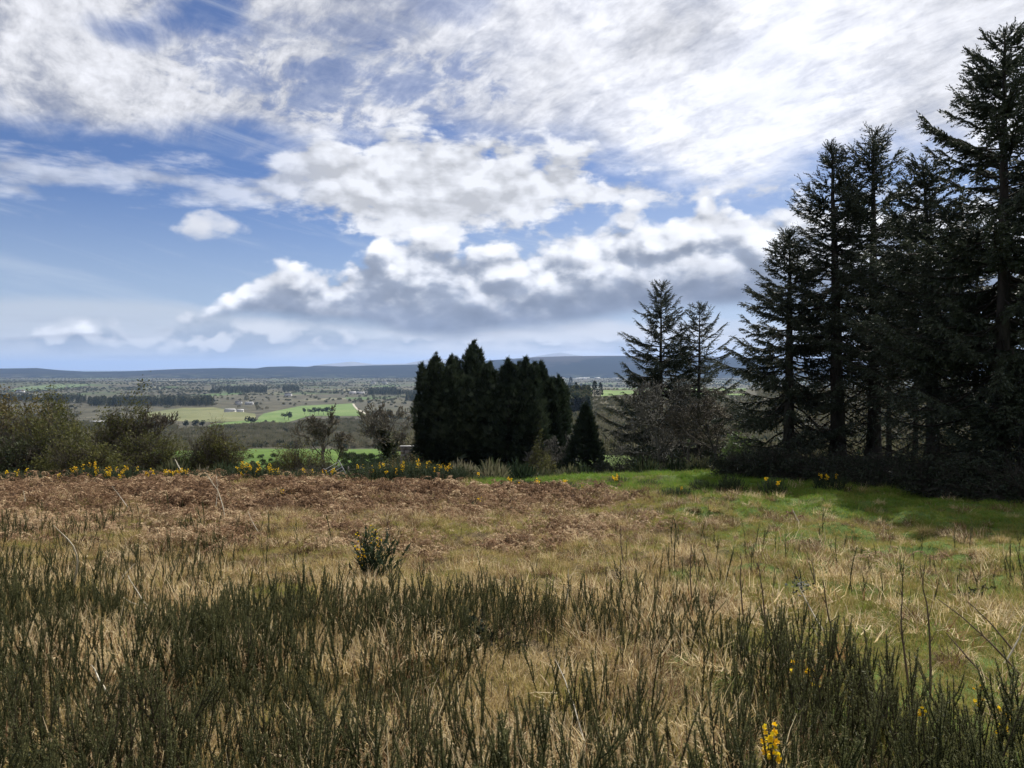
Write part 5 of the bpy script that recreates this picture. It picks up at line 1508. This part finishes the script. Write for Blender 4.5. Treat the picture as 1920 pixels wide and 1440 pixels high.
# dark rush clumps in the meadow: many, small
def low_tree(seed, trunk=.28, top=1.0, n=140, flat=.8):
    """far tree: short trunk, crown of leafy clumps in several lobes; unit height"""
    r = np.random.default_rng(seed); cr = MB(); tk = MB()
    V, q = tubes(np.array([[[0, 0, -.05], [.01, 0, trunk], [0, .01, .75]]]), np.array([[.030, .024, .010]]), 5); tk.put(V, None, q)
    lobes = [(r.normal(0, .13), r.normal(0, .13), trunk + (1 - trunk) * (.35 + .5 * r.random()), .16 + .10 * r.random()) for _ in range(7)]
    for lx, ly, lz, lr in lobes:
        m = n // 7 * 2
        d = norm(r.normal(size=(m, 3)))
        pos = d * (lr * (.55 + .45 * r.random(m)))[:, None] * np.array([1, 1, flat]) + np.array([lx, ly, min(lz, 1 - lr * flat)])
        bake(cr, LEAF, LEAF_T[:2], frames(d + r.normal(0, .6, (m, 3)), roll=r.random(m) * 6), .075 + .06 * r.random(m), pos, .2 + .6 * r.random(m))
    return cr, tk
def far_tree_things(name, cat, items, seeds, mat, trunk, group, flat=.8, n=140):
    """items: column, base row, top row, label"""
    ms = []
    for s in seeds:
        c, t = low_tree(s, trunk, 1.0, n, flat); ms.append((c.mesh('crown', mat), t.mesh('trunk', M_bark, True)))
    r = np.random.default_rng(seeds[0])
    for i, (px, pb, pt, wid, lab) in enumerate(items):
        x, y = ground_at(px, pb, 200)
        z = float(terrain(x, y)); Hh = ztop(pt, y) - z
        o = thing(name, lab, cat, (x, y, z), r.random() * 6, group)
        o.scale = (Hh * wid, Hh * wid, Hh)
        link('crown', ms[i % len(ms)][0], o); link('trunk', ms[i % len(ms)][1], o)
M_far = leaf_mat('far_pine_needles', [(0, (.010, .017, .010)), (.5, (.022, .033, .018)), (1, (.042, .055, .030))], .1, .7, .1, 0.0)
far_tree_things('pine_tree', 'tree', [
    (349, 806, 786, .85, 'leftmost of three flat-topped pines on the green strip'), (366, 806, 786, .95, 'middle one of three flat-topped pines on the green strip'), (378, 806, 788, .8, 'rightmost of three flat-topped pines on the green strip'),
    (470, 800, 778, 1.15, 'large round dark tree at the left edge of the bright pasture'), (498, 798, 787, 1.0, 'small round dark tree right of the large round one'), (512, 797, 788, 1.0, 'smallest round dark tree right of the large round one'),
    (533, 787, 773, 1.0, 'first pine of the pair in the bright pasture'), (541, 789, 771, .9, 'second pine of the pair in the bright pasture'),
    (571, 778, 765, .9, 'detached pine at the left end of the pine row'), (581, 778, 765, .9, 'pine at the left of the pine row, second from its end'), (589, 778, 763, .9, 'third pine of the row from the left'),
    (597, 778, 764, .9, 'fourth pine of the row from the left'), (606, 778, 763, .9, 'fifth pine of the row from the left'), (614, 778, 762, .9, 'sixth pine of the row from the left'), (622, 777, 764, .9, 'rightmost pine of the row'),
    (751, 784, 772, 1.1, 'dark spreading tree in the scrub left of the middle clump'),
    ], (801, 802, 803), M_far, .22, 'dark trees on the valley pastures')
def far_conifer(seed, n=110):
    r = np.random.default_rng(seed); cr = MB(); tk = MB()
    V, q = tubes(np.array([[[0, 0, -.05], [0, 0, .4], [0, 0, .97]]]), np.array([[.026, .018, .004]]), 5); tk.put(V, None, q)
    t = .14 + .86 * r.random(n * 2); a = r.random(n * 2) * 6.28; rad = .20 * (1 - t) ** .8 * (.6 + .6 * r.random(n * 2)) + .01
    pos = np.stack([np.cos(a) * rad, np.sin(a) * rad, t], -1)
    d = np.stack([np.cos(a), np.sin(a), -.2 + .8 * t], -1) + r.normal(0, .3, (n * 2, 3))
    bake(cr, LEAF, LEAF_T, frames(d, roll=r.random(n * 2) * 6), .07 + .05 * r.random(n * 2), pos, .2 + .6 * r.random(n * 2))
    return cr, tk
FC = []
for s in (811, 812, 813):
    c, t = far_conifer(s); FC.append((c.mesh('crown', M_far), t.mesh('trunk', M_bark, True)))
for i, (px, pb, pt, w, lab) in enumerate((
    (1070, 729, 708, 1.1, 'broad conifer at the back corner of the spur field'), (1080, 738, 717, .9, 'single conifer standing in the spur field'), (1115, 744, 715, 1.0, 'taller of the two conifers in front of the spur field'),
    (1126, 744, 718, .9, 'shorter of the two conifers in front of the spur field'), (1056, 748, 716, 1.1, 'conifer at the edge of the middle clump before the spur field'), (1064, 746, 722, 1.0, 'small conifer left of the spur field'),
    (1089, 729, 720, 1.2, 'short conifer in the hedge behind the spur field'), (1098, 729, 720, 1.2, 'second short conifer in the hedge behind the spur field'), (1181, 730, 707, 1.2, 'dark conifer beside the boughs of the large spruce'), (733, 786, 770, 1.5, 'small dark conifer in the scrub left of the middle clump'))):
    x, y = ground_at(px, pb, 200); z = float(terrain(x, y)); Hh = ztop(pt, y) - z
    o = thing('conifer_tree', lab, 'tree', (x, y, z), i * 1.3, 'conifers on the spur'); o.scale = (Hh * w, Hh * w, Hh)
    link('crown', FC[i % 3][0], o); link('trunk', FC[i % 3][1], o)

# ------------------------------------------------------------------ houses far below
M_white = flat_mat('whitewash', (.52, .51, .49), .8, .06, .5)
M_slate = flat_mat('slate_roof', (.10, .10, .11), .7, .2, .5)
M_tin = flat_mat('pale_tin_roof', (.36, .36, .36), .6, .1, .5)
M_pane = flat_mat('dark_panes', (.03, .035, .04), .2, .1, 1)
def house(label, px, py, w, l, h, seed, roof=None, name='house', cat='house', group='houses far down in the valley', dmin=500, chim=True):
    r = np.random.default_rng(seed)
    x, y = ground_at(px, py, dmin); z = float(terrain(x, y))
    o = thing(name, label, cat, (x, y, z), r.normal(0, .25), group)
    mb = MB(); mb.box((0, 0, h / 2 - .3), (l, w, h + .6)); mb.obj('wall', M_white, o)
    rh = w * .38; e = .35
    V = [[-l / 2 - e, -w / 2 - e, h + .02], [l / 2 + e, -w / 2 - e, h + .02], [l / 2 + e, w / 2 + e, h + .02], [-l / 2 - e, w / 2 + e, h + .02], [-l / 2 - e, 0, h + rh], [l / 2 + e, 0, h + rh]]
    mb = MB(); mb.put(V, [[0, 4, 3], [1, 2, 5]], [[0, 1, 5, 4], [2, 3, 4, 5], [0, 3, 2, 1]]); ro = mb.obj('roof', roof or M_slate, o)
    if chim:
        mb = MB(); mb.box((l * .38, 0, h + rh + .3), (.9, .7, 1.6)); mb.obj('chimney', M_white, ro)
        for k in (-.3, 0, .3):
            mb = MB(); mb.box((k * l, -w / 2 - .02, h * .5), (1.3, .12, 1.3)); mb.obj('window', M_pane, o)
house('long white farm building beside the yellowish rough pasture', 431, 773, 10, 25, 4.5, 901, M_tin, 'farm_building', 'barn', chim=False)
house('small pale shed right of the long farm building', 450, 773, 8, 14, 4, 902, M_tin, 'farm_building', 'barn', chim=False)
house('white house above the farm building', 447, 758.5, 10, 17, 6, 903)
house('pale bungalow right of the white house above the farm', 467, 758.5, 9, 22, 4, 904, M_tin)
house('white house beside a dark wood in the middle of the plain', 540, 743, 12, 26, 8, 905)
house('low white building before the plantation right of centre', 661, 739, 12, 28, 6, 906, M_tin, chim=False)
house('second low pale building before the plantation right of centre', 676, 739, 12, 30, 5, 907, M_tin, chim=False)
house('white farmhouse on the low far hill', 38, 736.5, 14, 30, 8, 908)
house('white house far out on the plain near the ridge foot', 721, 720, 16, 34, 11, 909)
house('pale house left of the one near the ridge foot', 700, 720, 16, 30, 10, 910)
house('white shed glimpsed through the left hedge', 181, 798, 9, 22, 5, 911, M_tin, chim=False)
house('second white shed glimpsed through the left hedge', 226, 794, 9, 16, 6, 912, M_tin, chim=False)
r = np.random.default_rng(920)
wm = MB(); wm.box((0, 0, .5), (1, 1, 1)); wme = wm.mesh('town_building', M_white)
for i in range(14):
    px = 1040 + 72 * r.random() if i < 12 else 1120 + 50 * r.random(); py = 706.5 + 5 * r.random()
    x, y = ground_at(px, py, 2500); z = float(terrain(x, y))
    mb = MB(); w, l, h = 20 + 30 * r.random(), 25 + 50 * r.random(), 5 + 4 * r.random()
    o = link('town_building', None, None, (x, y, z), r.normal(0, .2))
    bpy.data.objects.remove(o)
    mb.box((0, 0, h / 2 - 1), (l, w, h)); mb.put([[-l / 2 - 1, -w / 2 - 1, h - .9], [l / 2 + 1, -w / 2 - 1, h - .9], [l / 2 + 1, w / 2 + 1, h - .9], [-l / 2 - 1, w / 2 + 1, h - .9], [-l / 2 - 1, 0, h + w * .12], [l / 2 + 1, 0, h + w * .12]],
                                      [[0, 4, 3], [1, 2, 5]], [[0, 1, 5, 4], [2, 3, 4, 5], [0, 3, 2, 1]])
    tag(mb.obj('town_building', M_white, None, loc=(x, y, z), rotz=r.normal(0, .2)), 'pale building of the far town below the ridge', 'building', 'buildings of the far town')

# ------------------------------------------------------------------ woods and scrub of the valley
def scrub_proto(seed, n=150, mat=None):
    """leafless round scrub crown: fine upright twigs filling a dome; unit radius"""
    r = np.random.default_rng(seed); mb = MB()
    a = r.random(n) * 6.28; e = np.arcsin(r.random(n) ** .8); k = (.55 + .45 * r.random(n)) * (1 + .35 * (vnoise(a * 1.2 + seed, e * 2, 1) - .5))
    d = np.stack([np.cos(a) * np.cos(e), np.sin(a) * np.cos(e), np.sin(e) * 1.15], -1)
    pos = d * (k * .72)[:, None]
    bake(mb, np.array([[-.09, 0, 0], [.09, 0, 0], [.035, .75, .04], [-.05, 1, 0]]), np.array([[0, 1, 2], [0, 2, 3]]), frames(d * .7 + np.array([0, 0, .55]) + r.normal(0, .25, (n, 3)), roll=r.random(n) * 6.28), .30 + .22 * r.random(n), pos, r.random(n))
    V, q = tubes(np.array([[[0, 0, -.3], [0, 0, .5]]]), np.array([[.06, .03]]), 4); mb.put(V, None, q, .2)
    return proto('scrub_crown', mb.mesh('scrub_crown', mat))
WOOD = [(0.0, (.014, .023, .013)), (.22, (.032, .045, .023)), (.34, (.085, .088, .046)), (.55, (.140, .132, .082)), (.78, (.185, .17, .118)), (.92, (.22, .20, .16)), (1.0, (.11, .13, .055))]
M_wood = tint_mat('wood_twigs', WOOD, .36, .9, .05, vamp=.22)
P_scrub = [scrub_proto(830 + i, 150, M_wood) for i in range(4)]
def conifer_proto(seed):
    c, t = far_conifer(seed, 60); mb = MB()
    mb.put(np.concatenate(c.V), np.concatenate(c.F3), None, np.concatenate(c.A)); mb.put(np.concatenate(t.V), None, np.concatenate(t.F4), .1)
    return proto('wood_conifer', mb.mesh('wood_conifer', M_wood))
P_con = [conifer_proto(840 + i) for i in range(3)]

def fields_clear(x, y):
    """True where scrub may grow: keeps the pastures and meadow open"""
    z = terrain(x, y); px, py = proj(x, y, z)
    def inp(poly):
        poly = [ground_at(p[0], p[1], dm) for p, dm in poly]
        ok = np.zeros(len(x), bool); j = len(poly) - 1
        for i in range(len(poly)):
            xi, yi = poly[i]; xj, yj = poly[j]
            c = ((yi > y) != (yj > y)) & (x < (xj - xi) * (y - yi) / (yj - yi + 1e-9) + xi); ok ^= c; j = i
        return ok
    P1 = [((483, 799), 900), ((470, 800), 900), ((322, 812), 900), ((330, 799), 900), ((277, 786), 900), ((275, 772), 900), ((310, 766), 900), ((400, 761), 900), ((490, 772), 900), ((533, 765), 900), ((600, 757), 900), ((690, 755), 900), ((692, 783), 900), ((590, 784), 900), ((540, 800), 900)]
    P2 = [((1050, 746), 500), ((1050, 729), 500), ((1110, 726.5), 500), ((1420, 726.5), 500), ((1420, 744), 500)]
    P3 = [((170, 896), 70), ((230, 850), 70), ((470, 840), 70), ((748, 843), 70), ((720, 866), 70), ((690, 892), 70)]
    return ~(inp(P1) | inp(P2) | inp(P3))
def valley():
    r = np.random.default_rng(77)
    # scrub woodland on the slopes below
    x, y, _ = wedge(36000, 185, 1320, .92, .76, 31)
    den = np.maximum(sstep(fbm(x / 120, y / 120, 81, 3), .28, .44), sstep(x / y, .02, .06))
    k = (r.random(len(x)) < den) & fields_clear(x, y)
    x, y = x[k], y[k]; n = len(x); z = terrain(x, y)
    px, py = proj(x, y, z)
    plant = (px > 1052) & (px < 1108) & (py > 742) & (py < 778)
    t = np.clip(.52 + .55 * (fbm(x / 70, y / 70, 82, 3) - .5) + r.normal(0, .10, n), .28, .93)
    t = np.where(r.random(n) < .05, .05 + .15 * r.random(n), t)
    s = (2.6 + 3.2 * r.random(n)) * (1 + .0003 * y) * (1 - .62 * sstep(x / y, .02, .05) * sstep(y, 480, 800))
    P = np.stack([x, y, z + .25 * s * 0], -1)
    ro = np.stack([r.normal(0, .08, n), r.normal(0, .08, n), r.random(n) * 6.28], -1)
    k = ~plant
    scatter('scrub_woodland', 'leafless brown scrub woodland covering the slopes of the valley', P[k], ro[k], s[k], t[k], P_scrub, r.integers(0, 4, k.sum()))
    # plantations
    blocks = [((1056, 773), (1106, 748), 500, 620), ((165, 762), (400, 752), 1500, 520), ((395, 738), (500, 729), 2200, 500), ((690, 742), (800, 731), 2000, 650), ((745, 752), (800, 745), 1500, 180), ((530, 735), (560, 728), 2200, 120), ((0, 756), (160, 748), 1500, 350)]
    X, Y = [], []
    for (a, b, dm, cnt) in blocks:
        for _ in range(cnt * 2):
            u, v = r.random(2)
            px_ = a[0] + (b[0] - a[0]) * u; x0, y0 = 0, 0
            row = a[1] + (b[1] - a[1]) * v
            X.append(px_); Y.append(row)
    X = np.array(X); Y = np.array(Y); ragged = (Y < 760) & (r.random(len(X)) > sstep(fbm(X / 22, Y / 5, 99, 3), .36, .52) * .62)
    # rows to distances through a per-block lookup along the sight line
    gx = []; gy = []; i = 0
    for (a, b, dm, cnt) in blocks:
        m = cnt * 2
        cx = np.linspace(a[0], b[0], 9); cy = np.linspace(a[1], b[1], 9)
        tab = np.array([[ground_at(p, q, dm * .6)[1] for q in cy] for p in cx])
        uu = (X[i:i + m] - a[0]) / (b[0] - a[0]) * 8; vv = (Y[i:i + m] - a[1]) / (b[1] - a[1]) * 8
        iu = np.minimum(uu.astype(int), 7); iv = np.minimum(vv.astype(int), 7); fu = uu - iu; fv = vv - iv
        dd = tab[iu, iv] * (1 - fu) * (1 - fv) + tab[iu + 1, iv] * fu * (1 - fv) + tab[iu, iv + 1] * (1 - fu) * fv + tab[iu + 1, iv + 1] * fu * fv
        gx.append(at(X[i:i + m], dd)); gy.append(dd); i += m
    gx = np.concatenate(gx)[~ragged]; gy = np.concatenate(gy)[~ragged]; n = len(gx)
    scatter('conifer_plantation', 'dark blocks of conifer plantation in the valley', np.stack([gx, gy, terrain(gx, gy)], -1), np.stack([0 * gx, 0 * gx, r.random(n) * 6.28], -1),
            (10 + 6 * r.random(n)) * np.where(gy > 1400, 1.25, 1.0), np.clip(.14 + .26 * r.random(n), 0, 1), P_con, r.integers(0, 3, n))
    # hedgerows, copses and scrub of the plain
    x, y, _ = wedge(46000, 1250, 8600, .5, .76, 33)
    cell = np.minimum(np.abs(((x * .93 + y * .36) / 210 + .25 * fbm(x / 300, y / 300, 90, 2)) % 1 - .5), np.abs(((y * .93 - x * .36) / 260 + .25 * fbm(x / 300, y / 300, 91, 2)) % 1 - .5))
    hedge = cell < .032
    cop = sstep(fbm(x / 260, y / 420, 92, 4), .49, .58)
    k = (hedge | (r.random(len(x)) < cop * .9) | (r.random(len(x)) < .025)) & fields_clear(x, y)
    x, y = x[k], y[k]; n = len(x)
    z = terrain(x, y)
    t = np.clip(.32 + .5 * (fbm(x / 400, y / 400, 93, 3) - .5) + r.normal(0, .12, n), .05, .95)
    s = (3.0 + 3.5 * r.random(n)) * (1 + .00004 * y)
    scatter('valley_hedgerows', 'hedgerows, copses and scrub spread over the valley floor', np.stack([x, y, z], -1), np.stack([0 * x, 0 * x, r.random(n) * 6.28], -1), s, t, P_scrub, r.integers(0, 4, n))
    # hedge behind the spur field
    x = np.linspace(at(1052, 1090), at(1500, 1090), 150); y = 1100 + 14 * r.normal(size=150); n = 150
    x2 = np.linspace(at(1050, 840), at(1500, 840), 120); y2 = 842 + 6 * r.normal(size=120)
    x = np.concatenate([x, x2]); y = np.concatenate([y, y2]); n = len(x)
    scatter('spur_hedges', 'dark hedges before and behind the green field on the spur', np.stack([x, y, terrain(x, y)], -1), np.stack([0 * x, 0 * x, r.random(n) * 6.28], -1), 1.1 + 1.2 * r.random(n), .2 + .15 * r.random(n), P_scrub, r.integers(0, 4, n))
    # rushes in the meadow
    px_ = np.concatenate([640 + 78 * r.random(170), 470 + 170 * r.random(40), 460 + 100 * r.random(40)]); d_ = np.concatenate([96 + 45 * r.random(170), 92 + 20 * r.random(40), 96 + 50 * r.random(40)])
    x = at(px_, d_); n = len(x)
    scatter('rush_clumps', 'dark rush clumps dotted over the lush meadow', np.stack([x, d_, terrain(x, d_) + .1], -1), np.stack([0 * x, 0 * x, r.random(n) * 6.28], -1), .35 + .5 * r.random(n), .06 + .2 * r.random(n), P_scrub, r.integers(0, 4, n))
    # rough cover on the drop behind the gorse, down to the meadow
    x, y, _ = wedge(2600, 32, 88, .8, .76, 35); z = terrain(x, y); px, py = proj(x, y, z)
    k = (r.random(len(x)) < sstep(fbm(x / 5, y / 5, 95, 3), .36, .52)) & ((px < 440) | (px > 745))
    x, y, z = x[k], y[k], z[k]; n = len(x)
    scatter('rough_scrub', 'low dark scrub on the steep drop behind the gorse', np.stack([x, y, z - .1], -1), np.stack([0 * x, 0 * x, r.random(n) * 6.28], -1), .5 + .6 * r.random(n), np.clip(.3 + .2 * r.normal(size=n), .05, .8), P_scrub, r.integers(0, 4, n))
valley()

# ------------------------------------------------------------------ the air between
def haze(density):
    m, g = new_mat('haze_air')
    out = g.node('ShaderNodeOutputMaterial')
    v = g.node('ShaderNodeVolumePrincipled')
    v.inputs['Color'].default_value = (.42, .61, 1.0, 1)
    v.inputs['Density'].default_value = density
    v.inputs['Anisotropy'].default_value = 0.2
    g.t.links.new(v.outputs[0], out.inputs['Volume'])
    mb = MB(); mb.box((0, 0, 230), (130000, 130000, 780))
    return kind(mb.obj('haze', m), 'stuff', 'thin blue haze filling the air of the valley')
haze(3.2e-5)
